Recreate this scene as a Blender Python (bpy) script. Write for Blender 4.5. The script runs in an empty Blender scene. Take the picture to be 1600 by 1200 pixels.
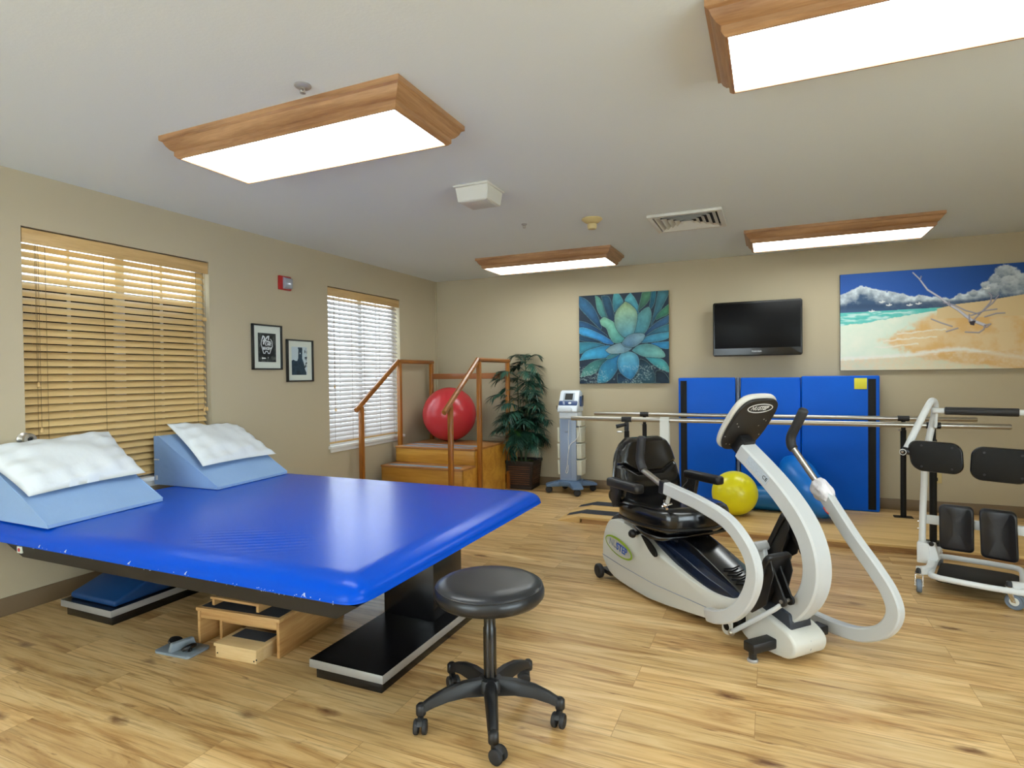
import bpy, bmesh, math, random
import numpy as np
from mathutils import Vector, Matrix
PI = math.pi
random.seed(7)
S = bpy.context.scene
COL = S.collection

# ------------------------------------------------------------------ camera, world, exposure
CAM = Vector((3.8086, -6.3231, 1.2748))
cam_d = bpy.data.cameras.new('camera'); cam = bpy.data.objects.new('camera', cam_d); COL.objects.link(cam)
Rv = Vector((0.91485648, 0.40361074, -0.01166151)); Uv = Vector((0.00446002, 0.01877815, 0.99981373)); Fv = Vector((-0.40375454, 0.91473808, -0.0153792))
m4 = Matrix.Identity(4)
for i in range(3):
    m4[i][0] = Rv[i]; m4[i][1] = Uv[i]; m4[i][2] = -Fv[i]; m4[i][3] = CAM[i]
cam.matrix_world = m4
cam_d.sensor_fit = 'HORIZONTAL'; cam_d.sensor_width = 36.0; cam_d.lens = 917.07 * 36.0 / 1600.0
cam_d.clip_start = 0.02; cam_d.clip_end = 200
S.camera = cam
w = bpy.data.worlds.new('daylight'); S.world = w; w.use_nodes = True
w.node_tree.nodes['Background'].inputs[0].default_value = (0.80, 0.94, 1.0, 1)
w.node_tree.nodes['Background'].inputs[1].default_value = 6.0
S.view_settings.view_transform = 'Standard'; S.view_settings.look = 'None'
S.view_settings.gamma = 1.0; S.view_settings.exposure = 0.46
S.view_settings.use_curve_mapping = False
LAMP_STRENGTH = 7.6
H = 2.44

# ------------------------------------------------------------------ materials
def srgb(r, g, b):
    f = lambda c: (c/255/12.92) if c/255 <= 0.04045 else ((c/255+0.055)/1.055)**2.4
    return (f(r), f(g), f(b), 1.0)
def base_mat(name):
    m = bpy.data.materials.new(name); m.use_nodes = True
    nt = m.node_tree; b = nt.nodes['Principled BSDF']
    return m, nt, b
def P(name, col, rough=0.5, metal=0.0, bump=0.0, bscale=200.0, var=0.0, vscale=8.0, coat=0.0, spec=0.5, bdist=0.002, sheen=0.0, stretch=None):
    m, nt, b = base_mat(name)
    b.inputs['Base Color'].default_value = col
    b.inputs['Roughness'].default_value = rough
    b.inputs['Metallic'].default_value = metal
    b.inputs['Coat Weight'].default_value = coat
    b.inputs['Coat Roughness'].default_value = 0.15
    b.inputs['Specular IOR Level'].default_value = spec
    b.inputs['Sheen Weight'].default_value = sheen
    tc = nt.nodes.new('ShaderNodeTexCoord'); vec = tc.outputs['Object']
    if stretch:
        mp = nt.nodes.new('ShaderNodeMapping'); mp.inputs['Scale'].default_value = stretch
        nt.links.new(vec, mp.inputs['Vector']); vec = mp.outputs['Vector']
    if bump > 0:
        n = nt.nodes.new('ShaderNodeTexNoise'); n.inputs['Scale'].default_value = bscale; n.inputs['Detail'].default_value = 4
        bp = nt.nodes.new('ShaderNodeBump'); bp.inputs['Strength'].default_value = bump; bp.inputs['Distance'].default_value = bdist
        nt.links.new(vec, n.inputs['Vector']); nt.links.new(n.outputs['Fac'], bp.inputs['Height']); nt.links.new(bp.outputs['Normal'], b.inputs['Normal'])
    if var > 0:
        n = nt.nodes.new('ShaderNodeTexNoise'); n.inputs['Scale'].default_value = vscale; n.inputs['Detail'].default_value = 5
        r = nt.nodes.new('ShaderNodeValToRGB')
        r.color_ramp.elements[0].position = 0.3; r.color_ramp.elements[1].position = 0.7
        r.color_ramp.elements[0].color = tuple(c*(1-var) for c in col[:3])+(1,)
        r.color_ramp.elements[1].color = tuple(min(1, c*(1+var)) for c in col[:3])+(1,)
        nt.links.new(vec, n.inputs['Vector']); nt.links.new(n.outputs['Fac'], r.inputs['Fac']); nt.links.new(r.outputs['Color'], b.inputs['Base Color'])
    return m
def wood(name, c1, c2, axis='X', rough=0.4, scale=1.0, coat=0.0, fine=1.0):
    m, nt, b = base_mat(name)
    tc = nt.nodes.new('ShaderNodeTexCoord'); mp = nt.nodes.new('ShaderNodeMapping')
    sc = {'X': (1.2, 14, 14), 'Y': (14, 1.2, 14), 'Z': (14, 14, 1.2)}[axis]
    mp.inputs['Scale'].default_value = tuple(s*scale for s in sc)
    nt.links.new(tc.outputs['Object'], mp.inputs['Vector'])
    n1 = nt.nodes.new('ShaderNodeTexNoise'); n1.inputs['Scale'].default_value = 1.0; n1.inputs['Detail'].default_value = 6; n1.inputs['Distortion'].default_value = 0.8
    n2 = nt.nodes.new('ShaderNodeTexNoise'); n2.inputs['Scale'].default_value = 9.0*fine; n2.inputs['Detail'].default_value = 3
    mx = nt.nodes.new('ShaderNodeMath'); mx.operation = 'MULTIPLY_ADD'; mx.inputs[1].default_value = 0.35
    nt.links.new(mp.outputs['Vector'], n1.inputs['Vector']); nt.links.new(mp.outputs['Vector'], n2.inputs['Vector'])
    nt.links.new(n2.outputs['Fac'], mx.inputs[0]); nt.links.new(n1.outputs['Fac'], mx.inputs[2])
    r = nt.nodes.new('ShaderNodeValToRGB'); r.color_ramp.elements[0].position = 0.45; r.color_ramp.elements[1].position = 0.85
    r.color_ramp.elements[0].color = c2; r.color_ramp.elements[1].color = c1
    nt.links.new(mx.outputs[0], r.inputs['Fac']); nt.links.new(r.outputs['Color'], b.inputs['Base Color'])
    b.inputs['Roughness'].default_value = rough; b.inputs['Coat Weight'].default_value = coat
    bp = nt.nodes.new('ShaderNodeBump'); bp.inputs['Strength'].default_value = 0.12; bp.inputs['Distance'].default_value = 0.001
    nt.links.new(mx.outputs[0], bp.inputs['Height']); nt.links.new(bp.outputs['Normal'], b.inputs['Normal'])
    return m
def floor_mat():
    m, nt, b = base_mat('oak_plank_floor'); N = nt.nodes.new; L = nt.links.new
    tc = N('ShaderNodeTexCoord')
    br = N('ShaderNodeTexBrick'); br.offset = 0.37; br.offset_frequency = 2
    br.inputs['Scale'].default_value = 1.0; br.inputs['Brick Width'].default_value = 1.25; br.inputs['Row Height'].default_value = 0.18
    br.inputs['Mortar Size'].default_value = 0.0009; br.inputs['Mortar Smooth'].default_value = 0.3; br.inputs['Bias'].default_value = 0
    br.inputs['Color1'].default_value = (0, 0, 0, 1); br.inputs['Color2'].default_value = (1, 1, 1, 1); br.inputs['Mortar'].default_value = (0.5, 0.5, 0.5, 1)
    L(tc.outputs['Object'], br.inputs['Vector'])
    # every plank shifts the grain
    sep = N('ShaderNodeSeparateColor'); L(br.outputs['Color'], sep.inputs[0])
    mul = N('ShaderNodeMath'); mul.operation = 'MULTIPLY'; mul.inputs[1].default_value = 37.0; L(sep.outputs[0], mul.inputs[0])
    comb = N('ShaderNodeCombineXYZ'); L(mul.outputs[0], comb.inputs['Z']); L(mul.outputs[0], comb.inputs['X'])
    add = N('ShaderNodeVectorMath'); add.operation = 'ADD'; L(tc.outputs['Object'], add.inputs[0]); L(comb.outputs[0], add.inputs[1])
    mp = N('ShaderNodeMapping'); mp.inputs['Scale'].default_value = (0.9, 8.0, 1.0); L(add.outputs[0], mp.inputs['Vector'])
    n1 = N('ShaderNodeTexNoise'); n1.inputs['Scale'].default_value = 1.6; n1.inputs['Detail'].default_value = 7; n1.inputs['Distortion'].default_value = 1.1; n1.inputs['Roughness'].default_value = 0.6
    L(mp.outputs[0], n1.inputs['Vector'])
    mp2 = N('ShaderNodeMapping'); mp2.inputs['Scale'].default_value = (1.5, 42.0, 1.0); L(add.outputs[0], mp2.inputs['Vector'])
    n2 = N('ShaderNodeTexNoise'); n2.inputs['Scale'].default_value = 2.0; n2.inputs['Detail'].default_value = 5; n2.inputs['Distortion'].default_value = 0.5
    L(mp2.outputs[0], n2.inputs['Vector'])
    r1 = N('ShaderNodeValToRGB'); e = r1.color_ramp.elements
    e[0].position = 0.30; e[0].color = srgb(170, 124, 70); e[1].position = 0.68; e[1].color = srgb(230, 200, 148)
    e2 = r1.color_ramp.elements.new(0.5); e2.color = srgb(214, 178, 122)
    L(n1.outputs['Fac'], r1.inputs['Fac'])
    r2 = N('ShaderNodeValToRGB'); e = r2.color_ramp.elements
    e[0].position = 0.34; e[0].color = (0.55, 0.48, 0.40, 1); e[1].position = 0.47; e[1].color = (1, 1, 1, 1)
    L(n2.outputs['Fac'], r2.inputs['Fac'])
    mxa = N('ShaderNodeMixRGB'); mxa.blend_type = 'MULTIPLY'; mxa.inputs[0].default_value = 0.7
    L(r1.outputs[0], mxa.inputs[1]); L(r2.outputs[0], mxa.inputs[2])
    # plank tone
    rp = N('ShaderNodeValToRGB'); rp.color_ramp.elements[0].color = (0.86, 0.84, 0.80, 1); rp.color_ramp.elements[1].color = (1.06, 1.04, 1.02, 1)
    L(sep.outputs[0], rp.inputs[0])
    mxb = N('ShaderNodeMixRGB'); mxb.blend_type = 'MULTIPLY'; mxb.inputs[0].default_value = 1.0
    L(mxa.outputs[0], mxb.inputs[1]); L(rp.outputs[0], mxb.inputs[2])
    # knots
    mp3 = N('ShaderNodeMapping'); mp3.inputs['Scale'].default_value = (1.9, 4.6, 1.0); L(tc.outputs['Object'], mp3.inputs['Vector'])
    nd = N('ShaderNodeTexNoise'); nd.inputs['Scale'].default_value = 9.0; nd.inputs['Detail'].default_value = 3; L(mp3.outputs[0], nd.inputs['Vector'])
    mv = N('ShaderNodeVectorMath'); mv.operation = 'MULTIPLY_ADD'; mv.inputs[1].default_value = (0.16, 0.16, 0.0)
    L(nd.outputs['Color'], mv.inputs[0]); L(mp3.outputs[0], mv.inputs[2])
    vo = N('ShaderNodeTexVoronoi'); vo.inputs['Scale'].default_value = 1.15; vo.inputs['Randomness'].default_value = 1.0; L(mv.outputs[0], vo.inputs['Vector'])
    rk = N('ShaderNodeValToRGB'); e = rk.color_ramp.elements
    e[0].position = 0.03; e[0].color = (1, 1, 1, 1); e[1].position = 0.15; e[1].color = (0, 0, 0, 1)
    L(vo.outputs['Distance'], rk.inputs['Fac'])
    mp4 = N('ShaderNodeMapping'); mp4.inputs['Scale'].default_value = (2.2, 15.0, 1.0); L(add.outputs[0], mp4.inputs['Vector'])
    n4 = N('ShaderNodeTexNoise'); n4.inputs['Scale'].default_value = 1.3; n4.inputs['Detail'].default_value = 8; n4.inputs['Distortion'].default_value = 2.2; L(mp4.outputs[0], n4.inputs['Vector'])
    r4 = N('ShaderNodeValToRGB'); e = r4.color_ramp.elements; e[0].position = 0.25; e[0].color = srgb(140, 96, 58); e[1].position = 0.36; e[1].color = (1, 1, 1, 1); L(n4.outputs['Fac'], r4.inputs['Fac'])
    mxd = N('ShaderNodeMixRGB'); mxd.blend_type = 'MULTIPLY'; mxd.inputs[0].default_value = 0.75; L(mxb.outputs[0], mxd.inputs[1]); L(r4.outputs[0], mxd.inputs[2])
    mxc = N('ShaderNodeMixRGB'); mxc.inputs[2].default_value = srgb(96, 54, 26); L(mxd.outputs[0], mxc.inputs[1])
    km = N('ShaderNodeMath'); km.operation = 'MULTIPLY'; km.inputs[1].default_value = 0.9; L(rk.outputs[0], km.inputs[0]); L(km.outputs[0], mxc.inputs[0])
    mo = N('ShaderNodeMixRGB'); mo.blend_type = 'MULTIPLY'; mo.inputs[2].default_value = (0.55, 0.45, 0.36, 1)
    L(br.outputs['Fac'], mo.inputs[0]); L(mxc.outputs[0], mo.inputs[1])
    L(mo.outputs[0], b.inputs['Base Color'])
    b.inputs['Roughness'].default_value = 0.36; b.inputs['Specular IOR Level'].default_value = 0.4
    bp = N('ShaderNodeBump'); bp.inputs['Strength'].default_value = 0.12; bp.inputs['Distance'].default_value = 0.001
    L(n2.outputs['Fac'], bp.inputs['Height']); L(bp.outputs[0], b.inputs['Normal'])
    return m
def emit(name, col, st):
    m, nt, b = base_mat(name)
    b.inputs['Base Color'].default_value = col; b.inputs['Emission Color'].default_value = col; b.inputs['Emission Strength'].default_value = st
    return m
def glass_mat(name='window_glass', col=(1, 1, 1, 1)):
    m, nt, b = base_mat(name)
    b.inputs['Base Color'].default_value = col; b.inputs['Roughness'].default_value = 0.0
    b.inputs['Transmission Weight'].default_value = 1.0; b.inputs['IOR'].default_value = 1.02
    return m
def attr_mat(name, rough=0.5, spec=0.3):
    m, nt, b = base_mat(name)
    a = nt.nodes.new('ShaderNodeAttribute'); a.attribute_name = 'paint'
    nt.links.new(a.outputs['Color'], b.inputs['Base Color']); b.inputs['Roughness'].default_value = rough; b.inputs['Specular IOR Level'].default_value = spec
    return m

M = {}
M['wall'] = P('tan_wall_paint', srgb(187, 174, 146), 0.75, bump=0.25, bscale=140, bdist=0.0015, var=0.02, vscale=1.5)
M['ceiling'] = P('ceiling_paint', srgb(220, 226, 224), 0.9, bump=0.3, bscale=90, bdist=0.002)
M['baseboard'] = P('brown_vinyl_base', srgb(122, 102, 76), 0.5)
M['floor'] = floor_mat()
M['oak'] = wood('oak_frame', srgb(184, 142, 100), srgb(140, 98, 62), 'X', 0.4, 1.4)
M['oakY'] = wood('oak_frame_side', srgb(178, 136, 92), srgb(136, 94, 56), 'Y', 0.4, 1.4)
M['lamp'] = emit('lit_diffuser', (0.94, 1.0, 0.99, 1), LAMP_STRENGTH)
M['blue'] = P('blue_vinyl', srgb(0, 76, 200), 0.25, bump=0.10, bscale=240, bdist=0.0005, spec=0.2)
M['blue'].node_tree.nodes['Principled BSDF'].inputs['Specular Tint'].default_value = (0.72, 0.82, 1.0, 1)
M['bluemat'] = P('blue_mat_vinyl', srgb(0, 92, 208), 0.42, spec=0.2, bump=0.35, bscale=5, bdist=0.012, var=0.05, vscale=3)
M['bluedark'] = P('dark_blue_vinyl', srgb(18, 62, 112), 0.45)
M['blacklam'] = P('black_laminate', srgb(18, 18, 20), 0.25, spec=0.5)
M['black'] = P('black_plastic', srgb(24, 24, 26), 0.42)
M['blackmatte'] = P('black_matte', srgb(13, 12, 11), 0.6, spec=0.3)
M['rubber'] = P('black_rubber', srgb(34, 35, 38), 0.6)
M['foam'] = P('black_foam_grip', srgb(38, 38, 40), 0.55, bump=0.3, bscale=300)
M['leather'] = P('black_vinyl_seat', srgb(27, 30, 35), 0.34, bump=0.2, bscale=260, bdist=0.001, coat=0.1)
M['gloss'] = P('glossy_black_vinyl', srgb(15, 16, 19), 0.2, coat=0.35, bump=0.05, bscale=40)
M['silver'] = P('silver_edge', srgb(170, 168, 165), 0.35, 0.4)
M['steel'] = P('brushed_steel', srgb(190, 186, 178), 0.28, 0.9)
M['chrome'] = P('chrome', srgb(215, 215, 215), 0.12, 1.0)
M['white'] = P('white_enamel', srgb(226, 228, 228), 0.28)
M['whitep'] = P('white_plastic', srgb(225, 225, 218), 0.45)
M['nugrey'] = P('pale_grey_plastic', srgb(206, 204, 195), 0.35)
M['nuarm'] = P('pale_grey_enamel', srgb(196, 198, 198), 0.3)
M['nublue'] = P('glossy_dark_shell', srgb(22, 32, 52), 0.16, coat=0.5)
M['sheet'] = P('pale_blue_cotton', srgb(138, 172, 216), 0.85, bump=0.4, bscale=14, bdist=0.01, sheen=0.2, var=0.04, vscale=3)
M['pillow'] = P('white_cotton', srgb(226, 232, 236), 0.85, bump=0.45, bscale=9, bdist=0.012)
M['ply'] = wood('plywood', srgb(222, 186, 122), srgb(192, 150, 88), 'X', 0.5, 0.8)
M['plyedge'] = wood('plywood_edge', srgb(176, 134, 82), srgb(140, 98, 56), 'X', 0.6, 2.0)
M['birch'] = wood('birch_ply', srgb(200, 158, 100), srgb(160, 112, 60), 'Y', 0.5, 0.9)
M['birchX'] = wood('birch_ply_front', srgb(205, 165, 108), srgb(168, 120, 68), 'X', 0.5, 1.2)
M['pine'] = wood('pale_ply', srgb(222, 192, 142), srgb(204, 168, 112), 'X', 0.55, 1.0)
M['stair'] = wood('honey_birch', srgb(214, 160, 66), srgb(176, 116, 34), 'X', 0.35, 0.5, 0.2)
M['stairedge'] = wood('stair_nosing', srgb(176, 122, 66), srgb(140, 88, 42), 'X', 0.4, 1.2)
M['rail'] = wood('stained_rail', srgb(170, 106, 34), srgb(124, 68, 16), 'Z', 0.3, 1.2, 0.25)
M['railY'] = wood('stained_handrail', srgb(166, 104, 40), srgb(122, 68, 22), 'Y', 0.3, 1.2, 0.25)
M['grip'] = P('anti_slip_grit', srgb(44, 48, 56), 0.9, bump=0.5, bscale=500)
M['gripblue'] = P('blue_grey_grit', srgb(118, 136, 152), 0.9, bump=0.5, bscale=500)
M['slat'] = wood('bamboo_slat', srgb(230, 198, 138), srgb(212, 178, 120), 'Y', 0.4, 1.2)
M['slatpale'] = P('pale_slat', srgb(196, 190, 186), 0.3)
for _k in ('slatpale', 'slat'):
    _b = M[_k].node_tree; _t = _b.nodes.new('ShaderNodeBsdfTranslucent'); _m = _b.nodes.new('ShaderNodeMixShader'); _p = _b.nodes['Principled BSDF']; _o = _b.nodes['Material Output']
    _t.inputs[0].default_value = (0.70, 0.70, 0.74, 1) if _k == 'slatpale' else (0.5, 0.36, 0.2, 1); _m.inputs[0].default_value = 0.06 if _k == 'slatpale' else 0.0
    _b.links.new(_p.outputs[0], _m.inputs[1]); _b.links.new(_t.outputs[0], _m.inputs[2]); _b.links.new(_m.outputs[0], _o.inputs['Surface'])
M['slatw'] = wood('valance_wood', srgb(214, 178, 120), srgb(190, 152, 94), 'Y', 0.4, 1.6)
M['cord'] = P('tan_cord', srgb(112, 86, 52), 0.8)
M['frame'] = P('window_vinyl', srgb(232, 232, 228), 0.4)
M['glass'] = glass_mat()
M['tint1'] = glass_mat('tinted_glass', (0.55, 0.58, 0.62, 1)); M['tint2'] = glass_mat('light_tinted_glass', (0.80, 0.80, 0.84, 1))
M['redball'] = P('red_vinyl_ball', srgb(190, 50, 56), 0.25, spec=0.5)
M['yellow'] = P('yellow_vinyl_ball', srgb(232, 222, 24), 0.3)
M['teal'] = P('blue_roll_vinyl', srgb(8, 104, 168), 0.3)
M['blueball'] = P('blue_ball_vinyl', srgb(6, 110, 200), 0.32)
M['leaf'] = P('palm_leaf', srgb(34, 76, 60), 0.42, var=0.45, vscale=9)
M['leafy'] = P('young_palm_leaf', srgb(74, 122, 52), 0.45, var=0.2, vscale=9)
M['stem'] = P('green_stem', srgb(62, 82, 48), 0.6)
M['bamboo'] = P('bamboo_pole', srgb(178, 150, 92), 0.5)
M['basket'] = wood('woven_basket', srgb(110, 66, 36), srgb(50, 28, 18), 'X', 0.6, 3.0)
M['basketd'] = P('dark_wood_basket', srgb(36, 25, 20), 0.6)
M['moss'] = P('moss', srgb(70, 82, 36), 0.95, bump=1.0, bscale=60, bdist=0.01, var=0.4, vscale=40)
M['cartgrey'] = P('cart_grey', srgb(150, 164, 186), 0.4)
M['cartdark'] = P('cart_blue_grey', srgb(88, 112, 142), 0.45)
M['cartnavy'] = P('cart_navy', srgb(48, 72, 118), 0.35)
M['cartwhite'] = P('cart_white', srgb(220, 228, 236), 0.35)
M['bin'] = P('cream_bin', srgb(205, 205, 188), 0.5)
M['screen'] = P('dark_screen', srgb(56, 58, 56), 0.15)
M['tvblack'] = P('tv_gloss_black', srgb(8, 8, 9), 0.25, coat=0.1)
M['tvscreen'] = P('tv_screen', srgb(12, 12, 13), 0.38, spec=0.15)
M['red'] = P('fire_red', srgb(170, 28, 24), 0.4)
M['ivory'] = P('aged_ivory', srgb(206, 186, 130), 0.5)
M['vent'] = P('vent_metal', srgb(214, 212, 200), 0.5)
M['dark'] = P('dark_void', srgb(30, 28, 26), 0.9)
M['olive'] = P('dark_window_mesh', srgb(46, 40, 34), 0.9)
M['ink'] = P('logo_blue', srgb(34, 84, 176), 0.4)
M['inkgrey'] = P('logo_grey', srgb(130, 140, 160), 0.4)
M['green'] = P('logo_green', srgb(138, 168, 30), 0.4)
M['logowhite'] = P('logo_white', srgb(225, 225, 222), 0.4)
M['grey'] = P('grey_plastic', srgb(128, 138, 146), 0.5)
M['polegrey'] = P('grey_pole', srgb(120, 128, 140), 0.45)
M['castergrey'] = P('grey_caster_tyre', srgb(110, 122, 138), 0.5)
M['note'] = P('yellow_tag', srgb(226, 218, 60), 0.6)
M['wrap'] = P('white_tape', srgb(226, 222, 226), 0.6, bump=0.8, bscale=60, bdist=0.006)
M['scuff'] = P('scuffed_backing', srgb(190, 205, 225), 0.8)
M['paint'] = attr_mat('painted_canvas', 0.55)
M['print'] = attr_mat('printed_paper', 0.3)
M['canvasedge'] = P('canvas_edge', srgb(52, 56, 52), 0.7)
M['paper'] = P('mat_board', srgb(214, 220, 208), 0.7)

# ------------------------------------------------------------------ geometry helpers
class MB:
    def __init__(s): s.bm = bmesh.new(); s.mats = []
    def mi(s, m):
        if m not in s.mats: s.mats.append(m)
        return s.mats.index(m)
    def absorb(s, t, mat=None, M4=None):
        if M4 is not None: bmesh.ops.transform(t, matrix=M4, verts=t.verts[:])
        i = s.mi(mat) if mat else 0
        if mat:
            for f in t.faces: f.material_index = i
        me = bpy.data.meshes.new('tmp'); t.to_mesh(me); t.free(); s.bm.from_mesh(me); bpy.data.meshes.remove(me)
        return s
    def box(s, x0, x1, y0, y1, z0, z1, bev=0.0, seg=2, mat=None, M4=None):
        t = bmesh.new(); bmesh.ops.create_cube(t, size=1)
        for v in t.verts: v.co = Vector(((x0+x1)/2+v.co.x*(x1-x0), (y0+y1)/2+v.co.y*(y1-y0), (z0+z1)/2+v.co.z*(z1-z0)))
        if bev > 0: bmesh.ops.bevel(t, geom=t.edges[:], offset=bev, segments=seg, affect='EDGES', profile=0.5)
        return s.absorb(t, mat, M4)
    def prism(s, poly, a0, a1, axis='y', bev=0.0, seg=2, mat=None, M4=None, fn=None):
        """poly in the plane of the two other axes, extruded a0..a1 along axis"""
        t = bmesh.new()
        def mk(p, a):
            return {'y': (p[0], a, p[1]), 'x': (a, p[0], p[1]), 'z': (p[0], p[1], a)}[axis]
        A = [t.verts.new(mk(p, a0)) for p in poly]; B = [t.verts.new(mk(p, a1)) for p in poly]
        n = len(poly)
        t.faces.new(A); t.faces.new(B[::-1])
        for i in range(n): t.faces.new((A[i], B[i], B[(i+1) % n], A[(i+1) % n]))
        bmesh.ops.recalc_face_normals(t, faces=t.faces[:])
        if bev > 0:
            ed = [e for e in t.edges if len(e.link_faces) == 2 and e.calc_face_angle(0) > 0.5]
            bmesh.ops.bevel(t, geom=ed, offset=bev, segments=seg, affect='EDGES', profile=0.5, clamp_overlap=True)
        if fn:
            for v in t.verts: v.co = Vector(fn(v.co))
        return s.absorb(t, mat, M4)
    def tube(s, pts, r, seg=10, closed=False, mat=None, M4=None, cap=True, radii=None):
        t = bmesh.new(); pts = [Vector(p) for p in pts]; n = len(pts)
        def tan(i):
            a = pts[(i-1) % n] if (closed or i > 0) else pts[i]; b = pts[(i+1) % n] if (closed or i < n-1) else pts[i]
            d = (b-a); return d.normalized() if d.length > 1e-9 else Vector((0, 0, 1))
        t0 = tan(0); up = Vector((0, 0, 1)) if abs(t0.z) < 0.9 else Vector((1, 0, 0))
        nrm = (up - t0*up.dot(t0)).normalized(); rings = []
        for i in range(n):
            ti = tan(i); nrm = (nrm - ti*nrm.dot(ti)).normalized(); bn = ti.cross(nrm); rr = radii[i] if radii else r
            rings.append([t.verts.new(pts[i] + (nrm*math.cos(2*PI*k/seg) + bn*math.sin(2*PI*k/seg))*rr) for k in range(seg)])
        for i in range(n if closed else n-1):
            a, b = rings[i], rings[(i+1) % n]
            for k in range(seg): t.faces.new((a[k], a[(k+1) % seg], b[(k+1) % seg], b[k]))
        if not closed and cap: t.faces.new(rings[0][::-1]); t.faces.new(rings[-1])
        bmesh.ops.recalc_face_normals(t, faces=t.faces[:])
        return s.absorb(t, mat, M4)
    def cyl(s, p0, p1, r, r2=None, seg=24, mat=None, M4=None):
        return s.tube([p0, p1], r, seg, mat=mat, M4=M4, radii=[r, r if r2 is None else r2])
    def lathe(s, prof, c=(0, 0, 0), seg=32, axis='z', mat=None, M4=None):
        t = bmesh.new(); c = Vector(c); rings = []
        for (r, z) in prof:
            ring = []
            for k in range(seg):
                a = 2*PI*k/seg; x, y = r*math.cos(a), r*math.sin(a)
                p = {'z': (x, y, z), 'x': (z, x, y), 'y': (x, z, y)}[axis]
                ring.append(t.verts.new(c+Vector(p)))
            rings.append(ring)
        for a, b in zip(rings, rings[1:]):
            for k in range(seg): t.faces.new((a[k], a[(k+1) % seg], b[(k+1) % seg], b[k]))
        t.faces.new(rings[0][::-1]); t.faces.new(rings[-1])
        bmesh.ops.remove_doubles(t, verts=t.verts[:], dist=1e-5)
        bmesh.ops.recalc_face_normals(t, faces=t.faces[:])
        return s.absorb(t, mat, M4)
    def sphere(s, c, r, seg=32, mat=None, M4=None, sc=(1, 1, 1)):
        t = bmesh.new(); bmesh.ops.create_uvsphere(t, u_segments=seg, v_segments=seg//2, radius=r)
        for v in t.verts: v.co = Vector((v.co.x*sc[0], v.co.y*sc[1], v.co.z*sc[2]))+Vector(c)
        return s.absorb(t, mat, M4)
    def sweep(s, path, hw, hh, lat=(0, 1, 0), bev=0.008, mat=None, M4=None):
        """rectangular bar along a path; hw half width along lat, hh half height across it"""
        t = bmesh.new(); path = [Vector(p) for p in path]; lat = Vector(lat).normalized(); n = len(path); rings = []
        for i in range(n):
            d = (path[min(i+1, n-1)]-path[max(i-1, 0)]).normalized(); up = d.cross(lat).normalized(); la = up.cross(d).normalized()
            ring = []
            for (a, b) in ((1-1e-9, 1), (-1, 1), (-1, -1), (1, -1)):
                for (da, db) in ((0, -bev*b), (-bev*a, 0)) if a*b > 0 else ((-bev*a, 0), (0, -bev*b)):
                    ring.append(t.verts.new(path[i] + la*(a*hw+da) + up*(b*hh+db)))
            rings.append(ring)
        k = len(rings[0])
        for a, b in zip(rings, rings[1:]):
            for j in range(k): t.faces.new((a[j], a[(j+1) % k], b[(j+1) % k], b[j]))
        t.faces.new(rings[0][::-1]); t.faces.new(rings[-1])
        bmesh.ops.recalc_face_normals(t, faces=t.faces[:])
        return s.absorb(t, mat, M4)
    def grid(s, f, nu, nv, mat=None, M4=None, closed=False):
        t = bmesh.new(); V = [[t.verts.new(f(i/nu, j/nv)) for j in range(nv+1)] for i in range(nu+1)]
        for i in range(nu):
            for j in range(nv): t.faces.new((V[i][j], V[i+1][j], V[i+1][j+1], V[i][j+1]))
        if closed: bmesh.ops.remove_doubles(t, verts=t.verts[:], dist=1e-5)
        bmesh.ops.recalc_face_normals(t, faces=t.faces[:])
        return s.absorb(t, mat, M4)
    def build(s, name, mat, parent=None, world=False, ang=35, **kw):
        me = bpy.data.meshes.new(name)
        if world and parent is not None:
            bmesh.ops.transform(s.bm, matrix=wm(parent).inverted(), verts=s.bm.verts[:])
        s.bm.to_mesh(me); s.bm.free()
        for m in (s.mats or [mat]): me.materials.append(m)
        me.shade_smooth(); me.set_sharp_from_angle(angle=math.radians(ang))
        o = bpy.data.objects.new(name, me); COL.objects.link(o)
        if parent is not None: o.parent = parent
        for k, v in kw.items(): o[k] = v
        return o
def wm(o):
    m = Matrix.Translation(o.location) @ Matrix.Rotation(o.rotation_euler.z, 4, 'Z') if o.type == 'EMPTY' or o.parent is None else Matrix.Identity(4)
    return wm(o.parent) @ m if o.parent is not None else m
def thing(name, label, cat, loc=(0, 0, 0), rz=0.0, group=None):
    o = bpy.data.objects.new(name, None); COL.objects.link(o); o.location = loc; o.rotation_euler = (0, 0, rz); o.empty_display_size = 0.1
    o['label'] = label; o['category'] = cat
    if group: o['group'] = group
    return o
def tag(o, label, cat, group=None):
    o['label'] = label; o['category'] = cat
    if group: o['group'] = group
    return o
def recentre(o):
    """puts the origin of a single-mesh thing at its base"""
    me = o.data; co = np.empty(len(me.vertices)*3); me.vertices.foreach_get('co', co); co = co.reshape(-1, 3)
    c = Vector(((co[:, 0].min()+co[:, 0].max())/2, (co[:, 1].min()+co[:, 1].max())/2, co[:, 2].min()))
    me.transform(Matrix.Translation(-c)); o.location = c
    return o
def spline(pts, n=8):
    pts = [Vector(p) for p in pts]; out = []
    for i in range(len(pts)-1):
        p0, p1, p2, p3 = pts[max(i-1, 0)], pts[i], pts[i+1], pts[min(i+2, len(pts)-1)]
        for k in range(n):
            t = k/n
            out.append(0.5*((2*p1)+(-p0+p2)*t+(2*p0-5*p1+4*p2-p3)*t*t+(-p0+3*p1-3*p2+p3)*t**3))
    out.append(pts[-1]); return out
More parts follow.
